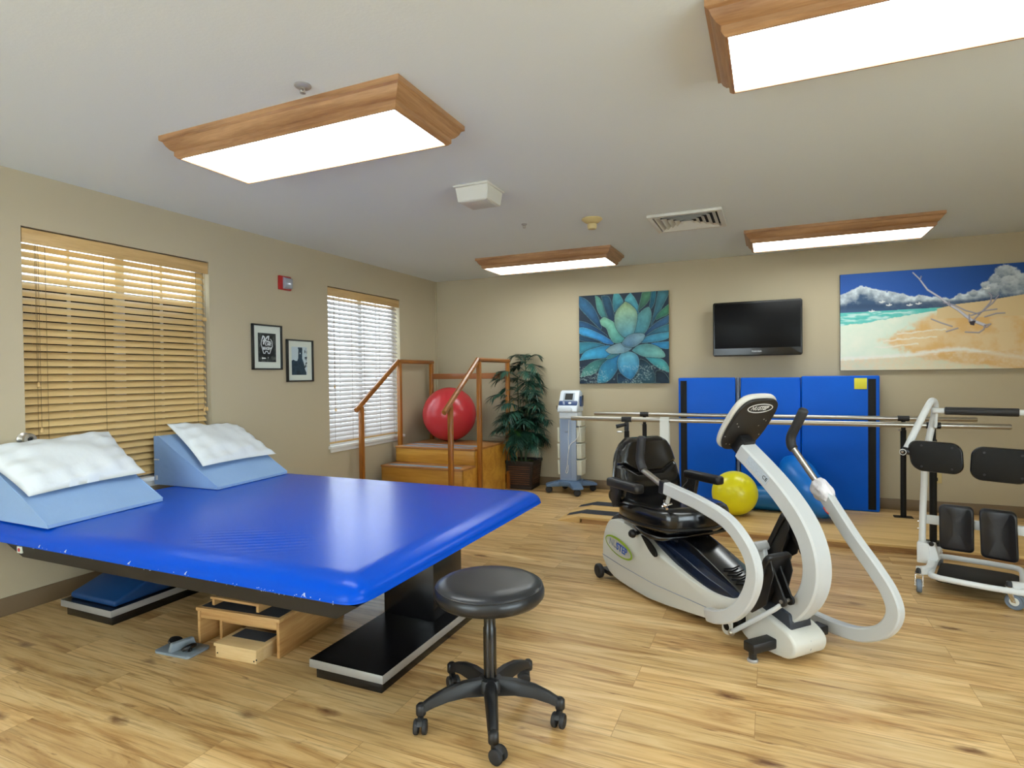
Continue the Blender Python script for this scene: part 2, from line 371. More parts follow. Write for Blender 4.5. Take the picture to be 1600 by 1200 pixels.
def rrect(cx, cy, w, h, r, n=6, rot=0.0):
    out = []
    for (sx, sy, a0) in ((1, 1, 0), (-1, 1, 90), (-1, -1, 180), (1, -1, 270)):
        for k in range(n+1):
            a = math.radians(a0+90*k/n); out.append((sx*(w/2-r)+r*math.cos(a), sy*(h/2-r)+r*math.sin(a)))
    c, s_ = math.cos(rot), math.sin(rot)
    return [(cx+x*c-y*s_, cy+x*s_+y*c) for x, y in out]
def text(name, body, size, M4, mat, parent, depth=0.0006, shear=0.0, off=0.0, align='CENTER', sx=1.0):
    c = bpy.data.curves.new(name, 'FONT'); c.body = body; c.size = size; c.extrude = depth; c.shear = shear; c.offset = off
    c.align_x = align; c.align_y = 'CENTER'; c.resolution_u = 4
    o = bpy.data.objects.new(name, c); COL.objects.link(o)
    dg = bpy.context.evaluated_depsgraph_get(); dg.update()
    me = bpy.data.meshes.new_from_object(o.evaluated_get(dg)); bpy.data.objects.remove(o); bpy.data.curves.remove(c)
    me.transform(M4 @ Matrix.Diagonal((sx, 1, 1, 1))); me.materials.clear(); me.materials.append(mat)
    ob = bpy.data.objects.new(name, me); COL.objects.link(ob)
    if parent is not None: ob.parent = parent
    return ob
def basis(x, y, loc):
    x = Vector(x).normalized(); y = Vector(y); y = (y-x*y.dot(x)).normalized(); z = x.cross(y)
    m = Matrix.Identity(4)
    for i in range(3): m[i][0] = x[i]; m[i][1] = y[i]; m[i][2] = z[i]; m[i][3] = loc[i]
    return m
def struct(name, mb, mat, **kw):
    o = mb.build(name, mat, **kw); o['kind'] = 'structure'; return o

# ------------------------------------------------------------------ room
RX, RY = 7.0, -8.7
W1 = (-4.427, -3.235, 2.137); W2 = (-1.963, -0.795, 2.132); SILL = 0.62
struct('floor', MB().box(-0.14, RX, RY, 0.12, -0.06, 0), M['floor'])
struct('ceiling', MB().box(-0.14, RX, RY, 0.12, H, H+0.08), M['ceiling'])
struct('wall_back', MB().box(-0.14, RX, 0, 0.12, 0, H), M['wall'])
b = MB(); b.box(RX, RX+0.12, RY, -8.2, 0, H); b.box(RX, RX+0.12, -4.4, 0.12, 0, H); b.box(RX, RX+0.12, -8.2, -4.4, 0, 0.35); b.box(RX, RX+0.12, -8.2, -4.4, 2.2, H)
struct('wall_right', b, M['wall'])
wf = bpy.data.objects.new('window_4', None); COL.objects.link(wf); wf.location = (RX+0.06, -6.3, 0.35); wf['kind'] = 'structure'  # unseen window, added so side daylight reaches the left wall and ceiling
b = MB()
for y in (-8.2, -6.94, -5.68, -4.46): b.box(RX+0.03, RX+0.09, y, y+0.06, 0.35, 2.2)
b.box(RX+0.03, RX+0.09, -8.2, -4.4, 0.35, 0.41); b.box(RX+0.03, RX+0.09, -8.2, -4.4, 2.14, 2.2)
b.build('window_frame', M['frame'], wf, world=True)
MB().box(RX+0.057, RX+0.063, -8.2, -4.4, 0.38, 2.17).build('window_pane', M['glass'], wf, world=True)
b = MB()
b.box(-0.14, 0.3, RY-0.12, RY, 0, H); b.box(3.0, RX+0.12, RY-0.12, RY, 0, H); b.box(0.3, 3.0, RY-0.12, RY, 0, 0.35); b.box(0.3, 3.0, RY-0.12, RY, 2.2, H)
struct('wall_front', b, M['wall'])
wf = bpy.data.objects.new('window_3', None); COL.objects.link(wf); wf.location = (1.65, RY-0.06, 0.35); wf['kind'] = 'structure'  # added out of view behind the camera, its daylight lifts the ceiling
b = MB()
for x in (0.3, 1.62, 2.94): b.box(x, x+0.06, RY-0.09, RY-0.03, 0.35, 2.2)
b.box(0.3, 3.0, RY-0.09, RY-0.03, 0.35, 0.41); b.box(0.3, 3.0, RY-0.09, RY-0.03, 2.14, 2.2)
b.build('window_frame', M['frame'], wf, world=True)
MB().box(0.3, 3.0, RY-0.063, RY-0.057, 0.38, 2.17).build('window_pane', M['glass'], wf, world=True)
b = MB(); t = -0.14
b.box(t, 0, RY, W1[0], 0, H); b.box(t, 0, W1[1], W2[0], 0, H); b.box(t, 0, W2[1], 0.0, 0, H)
for wd in (W1, W2):
    b.box(t, 0, wd[0], wd[1], 0, SILL-0.03); b.box(t, 0, wd[0], wd[1], wd[2], H)
struct('wall_left', b, M['wall'])
struct('baseboard_back', MB().box(0, RX, -0.008, 0, 0, 0.1, 0.002), M['baseboard'])
struct('baseboard_left', MB().box(0, 0.008, RY, 0, 0, 0.1, 0.002), M['baseboard'])
struct('trim_1', MB().box(0.0, 0.012, -0.03, 0.0, 0.1, H, 0.003), M['wall'])

def window(k, wd, screen=False):
    y0, y1, zt = wd; zs = SILL
    w_ = thing('window_%d' % k, 'white window', 'window', (-0.1, (y0+y1)/2, zs))
    for kk in ('label', 'category'): del w_[kk]
    w_['kind'] = 'structure'
    f = MB(); g = 0.045
    f.box(-0.135, -0.085, y0, y0+g, zs, zt, .004); f.box(-0.135, -0.085, y1-g, y1, zs, zt, .004)
    f.box(-0.135, -0.085, y0, y1, zs, zs+g, .004); f.box(-0.135, -0.085, y0, y1, zt-g, zt, .004)
    ym = (y0+y1)/2
    f.box(-0.135, -0.09, ym-0.03, ym+0.03, zs, zt, .004)
    for yy in ((y0+ym)/2, (y1+ym)/2): f.box(-0.118, -0.108, yy-0.009, yy+0.009, zs, zt)
    f.build('window_frame', M['frame'], w_, world=True)
    MB().box(-0.115, -0.111, y0+0.02, y1-0.02, zs+0.02, zt-0.02).build('window_pane', M['tint1' if screen else 'tint2'], w_, world=True)
    s_ = MB(); s_.box(-0.13, 0.035, y0-0.02, y1+0.03, zs-0.025, zs+0.004, .005); s_.box(0.0005, 0.014, y0, y1+0.01, zs-0.06, zs-0.025, .003)
    s_.build('window_sill', M['frame'], w_, world=True)
    if screen:
        MB().box(-0.134, -0.120, y0+0.045, y1-0.045, zs+0.045, 1.845).build('window_shade', M['olive'], w_, world=True)
    return w_
window(1, W1, True); window(2, W2)

def blind(wd, tilt, ladders, tassels, label, sm):
    y0, y1, zt = wd
    t = thing('window_blind', label, 'window blind', (-0.03, (y0+y1)/2, SILL+0.01), group=None)
    MB().box(-0.012, -0.002, y0+0.004, y1-0.006, zt-0.090, zt-0.009, .002).build('valance', M['slatw'], t, world=True)
    MB().box(-0.065, -0.014, y0+0.01, y1-0.012, zt-0.05, zt-0.006, .002).build('head_rail', M['slat'], t, world=True)
    sl = MB(); pitch = 0.0437; z = zt-0.105; cx = -0.040; a = math.radians(tilt); hw = 0.026
    zb = SILL+0.052
    while z > zb:
        # room-side edge low, window-side edge high, a slight crown
        pr_ = []
        for k in range(5):
            q = -1+k*0.5; pr_.append((q*hw, 0.0022*(1-q*q)))
        top = [(cx+q*math.cos(a)+h*math.sin(a), z-q*math.sin(a)+h*math.cos(a)) for q, h in pr_]
        bot = [(cx+q*math.cos(a)+(h-.0028)*math.sin(a), z-q*math.sin(a)+(h-.0028)*math.cos(a)) for q, h in pr_]
        jit = random.uniform(-0.002, 0.002)
        sl.prism(top+bot[::-1], y0+0.012+jit, y1-0.022+jit, 'y')
        z -= pitch
    sl.build('slats', sm, t, world=True)
    MB().box(cx-0.02, cx+0.02, y0+0.012, y1-0.022, SILL+0.018, SILL+0.036, .003).build('bottom_rail', M['slatw'], t, world=True)
    c = MB()
    for y in ladders:
        for x in (cx-0.027*math.cos(a)-.001, cx+0.029*math.cos(a)): c.cyl((x, y, zt-0.08), (x, y, SILL+0.03), 0.0011, seg=5)
        z = zt-0.105
        while z > zb:
            c.cyl((cx-0.027*math.cos(a), y, z+0.027*math.sin(a)-0.006), (cx+0.029*math.cos(a), y, z-0.027*math.sin(a)-0.006), 0.0009, seg=4); z -= pitch
    c.build('ladder_cord', M['cord'], t, world=True)
    for (y, zz) in tassels:
        q = MB().cyl((-0.002, y, zt-0.09), (-0.002, y, zz+0.02), 0.0012, seg=5).build('pull_cord', M['cord'], t, world=True)
        MB().lathe([(0.002, 0.026), (0.006, 0.022), (0.009, 0.008), (0.0105, 0), (0.008, -0.003), (0.001, -0.003)], (-0.002, y, zz), 12).build('tassel', M['slatw'], q, world=True)
    return t
blind(W1, 47, (-4.352, -4.30, -3.975, -3.66, -3.33), ((-4.355, 1.24), (-4.345, 0.98), (-3.285, 1.70), (-3.27, 1.70), (-3.29, 1.04), (-3.27, 1.04)),
      'tan slatted blind closed over the nearer window behind the pillows', M['slat'])
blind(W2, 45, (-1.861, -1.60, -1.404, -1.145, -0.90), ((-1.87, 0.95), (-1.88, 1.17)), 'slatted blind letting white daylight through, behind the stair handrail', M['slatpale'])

# ------------------------------------------------------------------ ceiling fixtures
def ceiling_light():
    t = thing('ceiling_light', 'x', 'ceiling light', (0, 0, H))
    L, Wd = 1.375, 0.535
    prof = [(0.0, 0.0), (0.0, -0.022), (0.012, -0.028), (0.02, -0.045), (0.034, -0.062), (0.046, -0.068), (0.046, -0.088), (0.058, -0.1), (0.066, -0.1), (0.066, -0.085), (0.062, -0.0)]
    def side(horizontal, sgn):
        b = bmesh.new(); Ra = []
        for (i, z) in prof:
            hx, hy = L/2-i, Wd/2-i
            if horizontal: a, c = (-hx, sgn*hy, z), (hx, sgn*hy, z)
            else: a, c = (sgn*hx, -hy, z), (sgn*hx, hy, z)
            Ra.append((b.verts.new(a), b.verts.new(c)))
        for p, q in zip(Ra, Ra[1:]): b.faces.new((p[0], p[1], q[1], q[0]))
        bmesh.ops.recalc_face_normals(b, faces=b.faces[:])
        return b
    fr = MB()
    for sgn in (1, -1): fr.absorb(side(True, sgn), M['oak'])
    for sgn in (1, -1): fr.absorb(side(False, sgn), M['oakY'])
    fr.build('frame', M['oak'], t, ang=25)
    MB().box(-L/2+0.062, L/2-0.062, -Wd/2+0.062, Wd/2-0.062, -0.094, -0.082, .002).build('diffuser', M['lamp'], t)
    return t
def copy_tree(o, parent=None):
    c = o.copy(); COL.objects.link(c)
    if parent is not None: c.parent = parent
    for ch in o.children: copy_tree(ch, c)
    return c
lights = [((1.815, -4.145), 'long oak-framed ceiling light, the larger one at upper left above the blue mat table'),
          ((4.31, -4.115), 'oak-framed ceiling light cut off by the upper right corner of the picture'),
          ((1.80, -0.825), 'oak-framed ceiling light near the far wall, left of the ceiling vent'),
          ((4.297, -0.845), 'oak-framed ceiling light near the far wall, above the television and beach canvas')]
src = ceiling_light()
for i, ((x, y), lab) in enumerate(lights):
    o = src if i == 0 else copy_tree(src)
    o.location = (x, y, H); o['label'] = lab; o['group'] = 'oak framed ceiling lights'
for (x, y, side) in ((1.8, -7.46, 'left'), (4.3, -7.46, 'right')):  # unseen third row, added at the same spacing to help light the room
    o = copy_tree(src); o.location = (x, y, H); o['label'] = 'unseen oak-framed ceiling light added behind the viewer on the %s' % side; o['group'] = 'oak framed ceiling lights'

def box_speaker():
    t = thing('ceiling_emergency_light', 'white box fixture on the ceiling between the left oak light and the vent', 'ceiling fixture', (2.147, -3.03, H))
    MB().prism([(-.118, -.126), (.118, -.126), (.118, .12), (-.118, .12)], -0.012, 0, 'z', .002).build('mounting_plate', M['vent'], t)
    b = MB(); bb = bmesh.new()
    bmesh.ops.create_cube(bb, size=1)
    for v in bb.verts:
        k = 0.90 if v.co.z < 0 else 1.0
        v.co = Vector((v.co.x*0.222*k, v.co.y*0.22*k, -0.01+(-0.088 if v.co.z < 0 else 0)))
    bmesh.ops.bevel(bb, geom=bb.edges[:], offset=.004, segments=2, affect='EDGES')
    b.absorb(bb); b.build('housing', M['vent'], t)
    MB().box(-.085, .085, -.085, .085, -.1005, -.097, .001).build('lens', P('ribbed_lens', srgb(198, 196, 186), 0.3, bump=0.5, bscale=200), t)
box_speaker()
def sprinkler(x, y, r, lab):
    t = thing('sprinkler_head', lab, 'sprinkler', (x, y, H), group=None)
    MB().lathe([(r, 0), (r, -0.004), (r*0.8, -0.01), (r*0.4, -0.012), (0.001, -0.012)], seg=28).build('escutcheon', M['silver'], t)
    b = MB(); b.cyl((0, 0, -0.008), (0, 0, -0.016), 0.009)
    for s_ in (-1, 1): b.tube([(s_*0.008, 0, -0.014), (s_*0.010, 0, -0.022), (s_*0.004, 0, -0.030)], 0.0022, 6)
    b.cyl((0, 0, -0.029), (0, 0, -0.032), 0.011); b.build('sprinkler_body', M['steel'], t)
sprinkler(2.104, -4.495, 0.033, 'chrome sprinkler head beside the larger oak ceiling light at upper left')
sprinkler(2.069, -2.114, 0.022, 'tiny sprinkler head on the ceiling left of the ivory smoke detector')
t = thing('smoke_detector', 'ivory funnel-shaped smoke detector on the ceiling left of the vent', 'smoke detector', (2.585, -2.03, H))
MB().lathe([(0.075, 0), (0.078, -0.008), (0.05, -0.03), (0.03, -0.036), (0.001, -0.036)]).build('base', M['ivory'], t)
MB().lathe([(0.028, -0.036), (0.036, -0.045), (0.036, -0.062), (0.03, -0.078), (0.001, -0.08)]).build('sensor_head', M['ivory'], t)
def vent():
    t = thing('ceiling_vent', 'square white louvred air vent on the ceiling', 'air vent', (3.235, -1.68, H))
    fr = MB(); R0 = 0.262
    for k in range(4): fr.prism([(-R0, -R0), (R0, -R0), (R0-.035, -R0+.035), (-R0+.035, -R0+.035)], -0.022, -0.001, 'z', .002, M4=Matrix.Rotation(k*PI/2, 4, 'Z'))
    fr.build('frame', M['vent'], t)
    MB().box(-.23, .23, -.23, .23, -0.002, -0.0005).build('duct_opening', M['dark'], t)
    for i, r in enumerate((0.215, 0.172, 0.13, 0.088, 0.046)):
        lv = MB()
        for k in range(4):
            g = bmesh.new(); a = r; b_ = r-0.029
            vs = [g.verts.new(p) for p in ((-a, -a, -0.022), (a, -a, -0.022), (b_, -b_, -0.003), (-b_, -b_, -0.003), (-a, -a, -0.0205), (a, -a, -0.0205), (b_, -b_, -0.0015), (-b_, -b_, -0.0015))]
            g.faces.new(vs[:4]); g.faces.new(vs[4:][::-1])
            for q in range(4): g.faces.new((vs[q], vs[4+q], vs[4+(q+1) % 4], vs[(q+1) % 4]))
            bmesh.ops.recalc_face_normals(g, faces=g.faces[:])
            lv.absorb(g, M4=Matrix.Rotation(k*PI/2, 4, 'Z'))
        lv.build('louvre', M['vent'], t)
vent()

# ------------------------------------------------------------------ flat art: a small painter
class Paint:
    def __init__(s, W, Hh, col=(0, 0, 0)):
        s.W, s.H = W, Hh; s.a = np.ones((Hh, W, 3))*np.array(lin(col)); yy, xx = np.mgrid[0:Hh, 0:W]
        s.x = (xx+0.5)/W; s.y = 1-(yy+0.5)/Hh; s.asp = W/Hh
    def mask_poly(s, pts):
        n = len(pts); c = np.zeros(s.x.shape, bool)
        for i in range(n):
            x0, y0 = pts[i]; x1, y1 = pts[(i+1) % n]
            cond = ((y0 > s.y) != (y1 > s.y))
            with np.errstate(divide='ignore', invalid='ignore'):
                xi = (x1-x0)*(s.y-y0)/((y1-y0) if y1 != y0 else 1e-9)+x0
            c ^= cond & (s.x < xi)
        return c
    def dist_line(s, pts):
        d = np.full(s.x.shape, 9.0)
        for (x0, y0), (x1, y1) in zip(pts, pts[1:]):
            ax, ay = (x1-x0)*s.asp, y1-y0; L = ax*ax+ay*ay+1e-12
            px, py = (s.x-x0)*s.asp, s.y-y0; t = np.clip((px*ax+py*ay)/L, 0, 1)
            d = np.minimum(d, np.hypot(px-t*ax, py-t*ay))
        return d
    def put(s, m, col, op=1.0):
        m = np.asarray(m, float)*op; c = np.asarray(col if not isinstance(col, tuple) else lin(col))
        s.a = s.a*(1-m[..., None])+c*m[..., None]
    def line(s, pts, w, col, op=1.0): s.put(np.clip((w-s.dist_line(pts))*s.H*0.8+0.5, 0, 1), col, op)
def lin(c): return tuple(srgb(*c)[:3])
def noise2(W, Hh, sc, seed, oct=4, sx=1.0):
    rng = np.random.RandomState(seed); out = np.zeros((Hh, W)); amp = 1; tot = 0
    for o in range(oct):
        nx, ny = max(2, int(sc*sx*2**o)), max(2, int(sc*2**o)); g = rng.rand(ny+2, nx+2)
        X = np.linspace(0, nx, W); Y = np.linspace(0, ny, Hh); xi = X.astype(int); yi = Y.astype(int); fx = X-xi; fy = (Y-yi)[:, None]
        fx = fx*fx*(3-2*fx); fy = fy*fy*(3-2*fy)
        a = g[np.ix_(yi, xi)]*(1-fx)+g[np.ix_(yi, xi+1)]*fx; b = g[np.ix_(yi+1, xi)]*(1-fx)+g[np.ix_(yi+1, xi+1)]*fx
        out += amp*(a*(1-fy)+b*fy); tot += amp; amp *= 0.55
    return out/tot
def sstep(a, b, x): t = np.clip((x-a)/(b-a), 0, 1); return t*t*(3-2*t)
def panel(name, p, org, ux, uy, mat, parent):
    """a flat gridded sheet at org spanned by ux, uy, coloured by the painter"""
    Hh, W = p.H, p.W; org, ux, uy = Vector(org), Vector(ux), Vector(uy)
    i, j = np.meshgrid(np.arange(W+1)/W, 1-np.arange(Hh+1)/Hh)
    co = np.array(org)[None, None]+i[..., None]*np.array(ux)+j[..., None]*np.array(uy)
    me = bpy.data.meshes.new(name); nv = (W+1)*(Hh+1); nf = W*Hh
    me.vertices.add(nv); me.vertices.foreach_set('co', co.reshape(-1).astype(np.float32))
    r, c = np.mgrid[0:Hh, 0:W]; a = r*(W+1)+c
    idx = np.stack([a+W+1, a+W+2, a+1, a], -1).reshape(-1)
    me.loops.add(nf*4); me.loops.foreach_set('vertex_index', idx.astype(np.int32))
    me.polygons.add(nf); me.polygons.foreach_set('loop_start', np.arange(0, nf*4, 4, dtype=np.int32))
    me.update(calc_edges=True)
    pad = np.pad(p.a, ((0, 1), (0, 1), (0, 0)), mode='edge'); pad2 = np.pad(p.a, ((1, 0), (1, 0), (0, 0)), mode='edge')
    col = np.concatenate([(pad+pad2)/2, np.ones((Hh+1, W+1, 1))], -1)
    at = me.attributes.new('paint', 'FLOAT_COLOR', 'POINT'); at.data.foreach_set('color', col.reshape(-1).astype(np.float32))
    me.materials.append(mat)
    o = bpy.data.objects.new(name, me); COL.objects.link(o); o.parent = parent
    return o

# agave painting
def agave():
    x0, x1, z0, z1 = 1.857, 2.835, 1.168, 2.142
    t = thing('canvas_painting', 'square canvas painting of a blue-green agave rosette on the far wall', 'painting', ((x0+x1)/2, -0.002, z0))
    MB().box(x0, x1, -0.036, -0.003, z0, z1, .002).build('stretched_canvas', P('canvas_side', srgb(150, 132, 88), 0.7), t, world=True)
    N = 300; p = Paint(N, N, (28, 44, 62)); nz = noise2(N, N, 10, 3); nf_ = noise2(N, N, 40, 5, 3)
    LV = [((24, 70, 110), (50, 110, 150), [(105, 255), (150, 270), (200, 320), (240, 400), (250, 460), (200, 420), (150, 370), (107, 320)]),
          ((60, 130, 140), (100, 170, 150), [(210, 248), (240, 262), (270, 320), (285, 385), (260, 390), (225, 340)]), ((14, 50, 84), (30, 86, 116), [(250, 250), (300, 255), (325, 330), (335, 400), (300, 400), (270, 330)]),
          ((30, 110, 140), (84, 170, 176), [(330, 238), (358, 234), (380, 262), (388, 290), (345, 340), (332, 350), (322, 290)]), ((50, 130, 160), (96, 186, 196), [(435, 230), (465, 270), (487, 330), (478, 365), (440, 310), (400, 285), (410, 255)]),
          ((30, 80, 80), (90, 150, 110), [(505, 228), (562, 226), (540, 290), (495, 335), (480, 345), (493, 280)]), ((16, 80, 110), (40, 120, 140), [(560, 225), (588, 223), (578, 300), (545, 345), (553, 280)]),
          ((24, 80, 110), (70, 130, 140), [(600, 222), (663, 217), (663, 240), (620, 330), (580, 400), (552, 450), (580, 330)]), ((30, 100, 90), (80, 150, 110), [(663, 300), (663, 360), (620, 385), (585, 400), (600, 360)]),
          ((20, 60, 100), (60, 110, 150), [(663, 370), (663, 415), (600, 455), (540, 500), (510, 495), (575, 425)]), ((30, 80, 110), (60, 130, 150), [(663, 425), (663, 480), (600, 490), (520, 510), (580, 460)]),
          ((40, 110, 150), (80, 170, 200), [(663, 475), (663, 512), (600, 535), (500, 545), (470, 545), (530, 505), (600, 485)]), ((20, 120, 190), (60, 160, 210), [(663, 535), (663, 580), (610, 575), (555, 550), (600, 540)]),
          ((16, 56, 96), (40, 90, 130), [(105, 405), (160, 418), (240, 460), (290, 505), (200, 490), (105, 450)]), ((40, 120, 190), (70, 170, 225), [(105, 448), (150, 450), (250, 490), (325, 540), (300, 553), (200, 525), (105, 485)]),
          ((20, 56, 80), (36, 80, 110), [(105, 495), (180, 512), (255, 542), (160, 538), (105, 525)]), ((40, 110, 140), (60, 140, 160), [(105, 540), (200, 540), (280, 562), (180, 585), (105, 610)]),
          ((40, 130, 180), (70, 170, 210), [(105, 655), (140, 600), (220, 572), (300, 560), (345, 600), (300, 637), (200, 643)]), ((30, 90, 100), (90, 160, 150), [(112, 758), (130, 710), (190, 662), (270, 640), (292, 645), (250, 692), (200, 737), (140, 752)]),
          ((14, 40, 70), (34, 76, 106), [(350, 796), (350, 735), (400, 745), (455, 760), (452, 796)]), ((16, 46, 66), (44, 86, 100), [(455, 796), (462, 700), (488, 645), (540, 668), (574, 730), (582, 782), (560, 797)]), ((14, 30, 48), (30, 60, 80), [(582, 796), (585, 720), (640, 735), (663, 797)]),
          ((24, 100, 150), (60, 150, 180), [(220, 792), (225, 740), (250, 680), (310, 632), (362, 612), (372, 640), (355, 700), (312, 765), (270, 790)]), ((50, 140, 160), (90, 180, 180), [(520, 632), (600, 638), (640, 660), (663, 700), (663, 728), (600, 702), (555, 668)]),
          ((50, 110, 130), (70, 150, 160), [(275, 645), (300, 620), (350, 600), (360, 615), (310, 640)]), ((100, 170, 190), (36, 130, 185), [(372, 612), (352, 650), (352, 695), (375, 738), (430, 772), (465, 735), (485, 680), (472, 620), (420, 598)]),
          ((80, 150, 160), (120, 180, 170), [(440, 592), (480, 560), (540, 550), (600, 570), (637, 610), (630, 636), (560, 634), (500, 626)]), ((110, 150, 170), (156, 186, 190), [(275, 590), (310, 565), (370, 545), (430, 568), (438, 580), (390, 605), (310, 611)]),
          ((70, 150, 150), (136, 200, 170), [(240, 405), (265, 383), (292, 392), (335, 420), (362, 470), (395, 520), (370, 541), (330, 543), (300, 503), (282, 455), (250, 432)]), ((60, 130, 150), (90, 150, 150), [(442, 480), (458, 400), (500, 345), (545, 320), (561, 370), (545, 440), (512, 490), (470, 492)]),
          ((80, 150, 170), (150, 180, 130), [(400, 286), (348, 342), (333, 400), (348, 458), (392, 507), (440, 500), (468, 430), (472, 350), (432, 302)]), ((90, 130, 160), (136, 176, 190), [(378, 547), (410, 505), (460, 485), (517, 490), (505, 530), (452, 569), (400, 566)])]
    ctr = (.56, .42)
    for c0, c1, pl in LV:
        uv = [((x_-105)/558, 1-(y_-(253-38*(x_-105)/558))/(798-(253-38*(x_-105)/558))) for x_, y_ in pl]
        sm_ = [(q.x, q.y) for q in spline([(a, b_, 0) for a, b_ in uv+[uv[0]]], 5)]
        m_ = p.mask_poly(sm_); dl = p.dist_line(sm_)
        mx_ = sum(a for a, b_ in uv)/len(uv); my_ = sum(b_ for a, b_ in uv)/len(uv)
        r0 = np.hypot(p.x-ctr[0], p.y-ctr[1]); ra = [math.hypot(a-ctr[0], b_-ctr[1]) for a, b_ in uv]; q = np.clip((r0-min(ra))/(max(ra)-min(ra)+1e-6), 0, 1)
        inner = np.clip(dl/.045, 0, 1)
        col = (np.array(lin(c0))+(np.array(lin(c1))-np.array(lin(c0)))*q[..., None])*(.62+.50*nz+.30*(nf_-.5))[..., None]*(.62+.42*inner)[..., None]
        p.put(np.clip(1.5-dl/.006, 0, 1)*.8, (16, 34, 52)); p.put(m_, col); p.put((dl < .0035) & m_, (150, 196, 190), .30)
    p.put(sstep(.55, .72, noise2(N, N, 120, 9, 2))*(p.y < .20)*.45*(nz > .48), (180, 205, 200))
    panel('painting', p, (x0+.001, -0.0368, z0+.001), (x1-x0-.002, 0, 0), (0, 0, z1-z0-.002), M['paint'], t).location = -t.location
agave()

def beach():
    x0, x1, z0, z1 = 4.404, 5.772, 1.280, 2.176
    t = thing('canvas_print', 'wide canvas of a beach with driftwood, surf and dark blue sky', 'painting', ((x0+x1)/2, -0.002, z0))
    MB().box(x0, x1, -0.036, -0.003, z0, z1, .002).build('stretched_canvas', M['canvasedge'], t, world=True)
    W, Hh = 440, 286; p = Paint(W, Hh, (40, 84, 160)); x, y = p.x, p.y
    n1 = noise2(W, Hh, 7, 11, 5, 1.5); n2 = noise2(W, Hh, 22, 12, 4, 1.5); n3 = noise2(W, Hh, 45, 13, 3, 1.5)
    c = lambda *k: np.array(lin(k))
    sky = c(40, 92, 178)+(c(62, 118, 190)-c(40, 92, 178))*sstep(.6, 1, 1-y)[..., None]
    sky = sky*(1-0.3*sstep(.3, 1, x)[..., None]*sstep(.5, 1, y)[..., None])
    p.a = sky.copy()
    def hy(xx): return 0.60+0.0*xx
    # cloud bank: upper outline as a function of x
    xs = [0, .06, .12, .16, .24, .32, .40, .48, .56, .62, .68, .74, .78, .82, .86, .9, .95, 1.0]
    ys = [.78, .82, .885, .86, .815, .78, .745, .735, .72, .70, .735, .745, .76, .80, .84, .80, .82, .84]
    ct = np.interp(x, xs, ys)+(n2-.5)*.05
    cm = sstep(-.004, .006, ct-y)*(y > .56)
    shade = np.clip((ct-y)/.16+(n2-.5)*.9, 0, 1)
    ccol = c(222, 234, 240)+(c(58, 86, 120)-c(222, 234, 240))*(shade**.7)[..., None]
    p.put(cm, ccol)
    # tall cloud right
    for (ux, uy, r) in ((.86, .85, .06), (.80, .80, .045), (.94, .88, .08), (.90, .93, .07), (.98, .84, .07), (.84, .76, .06), (.92, .80, .08), (.74, .735, .04)):
        d = np.hypot((x-ux)*p.asp, y-uy)/r+(n2-.5)*1.0
        m = sstep(1.0, .8, d); sh = np.clip(.35+(uy-y)/r*.45+(n3-.5)*.7, 0, 1)
        p.put(m*.92, c(206, 216, 220)+(c(74, 98, 128)-c(206, 216, 220))*sh[..., None])
    p.put(sstep(.70, .66, y+(n1-.5)*.03)*.85, c(50, 76, 110)+0*sky)
    p.put(sstep(.66, .60, y)*sstep(.7, 0, x)*.5, (80, 112, 150))
    # sea
    hz = 0.60+.02*x
    p.put(y < hz, c(120, 206, 200)+(c(70, 190, 180)-c(120, 206, 200))*n2[..., None])
    p.put((y < hz)*sstep(.55, .75, noise2(W, Hh, 50, 21, 3, .3)), (220, 240, 236), .7)
    # surf edge running from lower left to the horizon at right
    surf = np.interp(x, [0, .15, .3, .42, .5, .6, .7], [.47, .49, .53, .555, .575, .60, .62])+(n2-.5)*.03
    p.put(sstep(0, .006, surf-y), c(206, 230, 212)+(c(240, 240, 224)-c(206, 230, 212))*(.7*n1+.3*n2)[..., None])
    dune = np.interp(x, [.45, .55, .65, .8, 1.0], [.55, .60, .635, .655, .70])
    sand = c(228, 186, 122)+(c(232, 206, 160)-c(228, 186, 122))*sstep(.35, .7, n1+.25*(y-.3)+.2*(x-.5))[..., None]
    left = np.interp(y, [0, .1, .2, .3, .36, .42, .5, .56, .62], [.9, .5, .35, .25, .30, .40, .46, .55, .60])
    ms = sstep(-.06, .08, x-left+(n2-.5)*.14+(n1-.5)*.1)*(y < dune)
    p.put(ms, sand); p.put((x > .55)*(y < dune)*(y > .5), c(226, 200, 152)+0*sand)
    wl = sstep(.035, .0, np.abs(y-np.interp(x, [0, .2, .4, .5, .58, .66, .8, 1], [.12, .13, .15, .17, .19, .20, .16, .10])+(n2-.5)*.03))
    p.put(wl, (240, 238, 228), .9)
    p.put((y < .12+.06*x)*sstep(.35, .75, .5*n3+.5*n2)*.7, (238, 226, 200)); p.put((y < .10+.08*x)*.35, (216, 174, 112))
    for yy, xa, xb in ((.30, .25, .55), (.36, .33, .6), (.24, .2, .45)): p.put(sstep(.012, 0, np.abs(y-yy-(x-.3)*.12+(n2-.5)*.03))*(x > xa)*(x < xb), (240, 236, 224), .8)
    wd = (172, 170, 188); dk = (104, 96, 116)
    big = [(.42, .97), (.455, .905), (.48, .84), (.50, .79), (.565, .71), (.61, .64), (.665, .575), (.70, .52), (.735, .47), (.80, .42)]
    for _i in range(len(big)-1):
        _w = .0045+.0009*_i; p.line(big[_i:_i+2], _w+.0022, dk, .8); p.line([(a-.001, b_+.003) for a, b_ in big[_i:_i+2]], _w, (206, 206, 218))
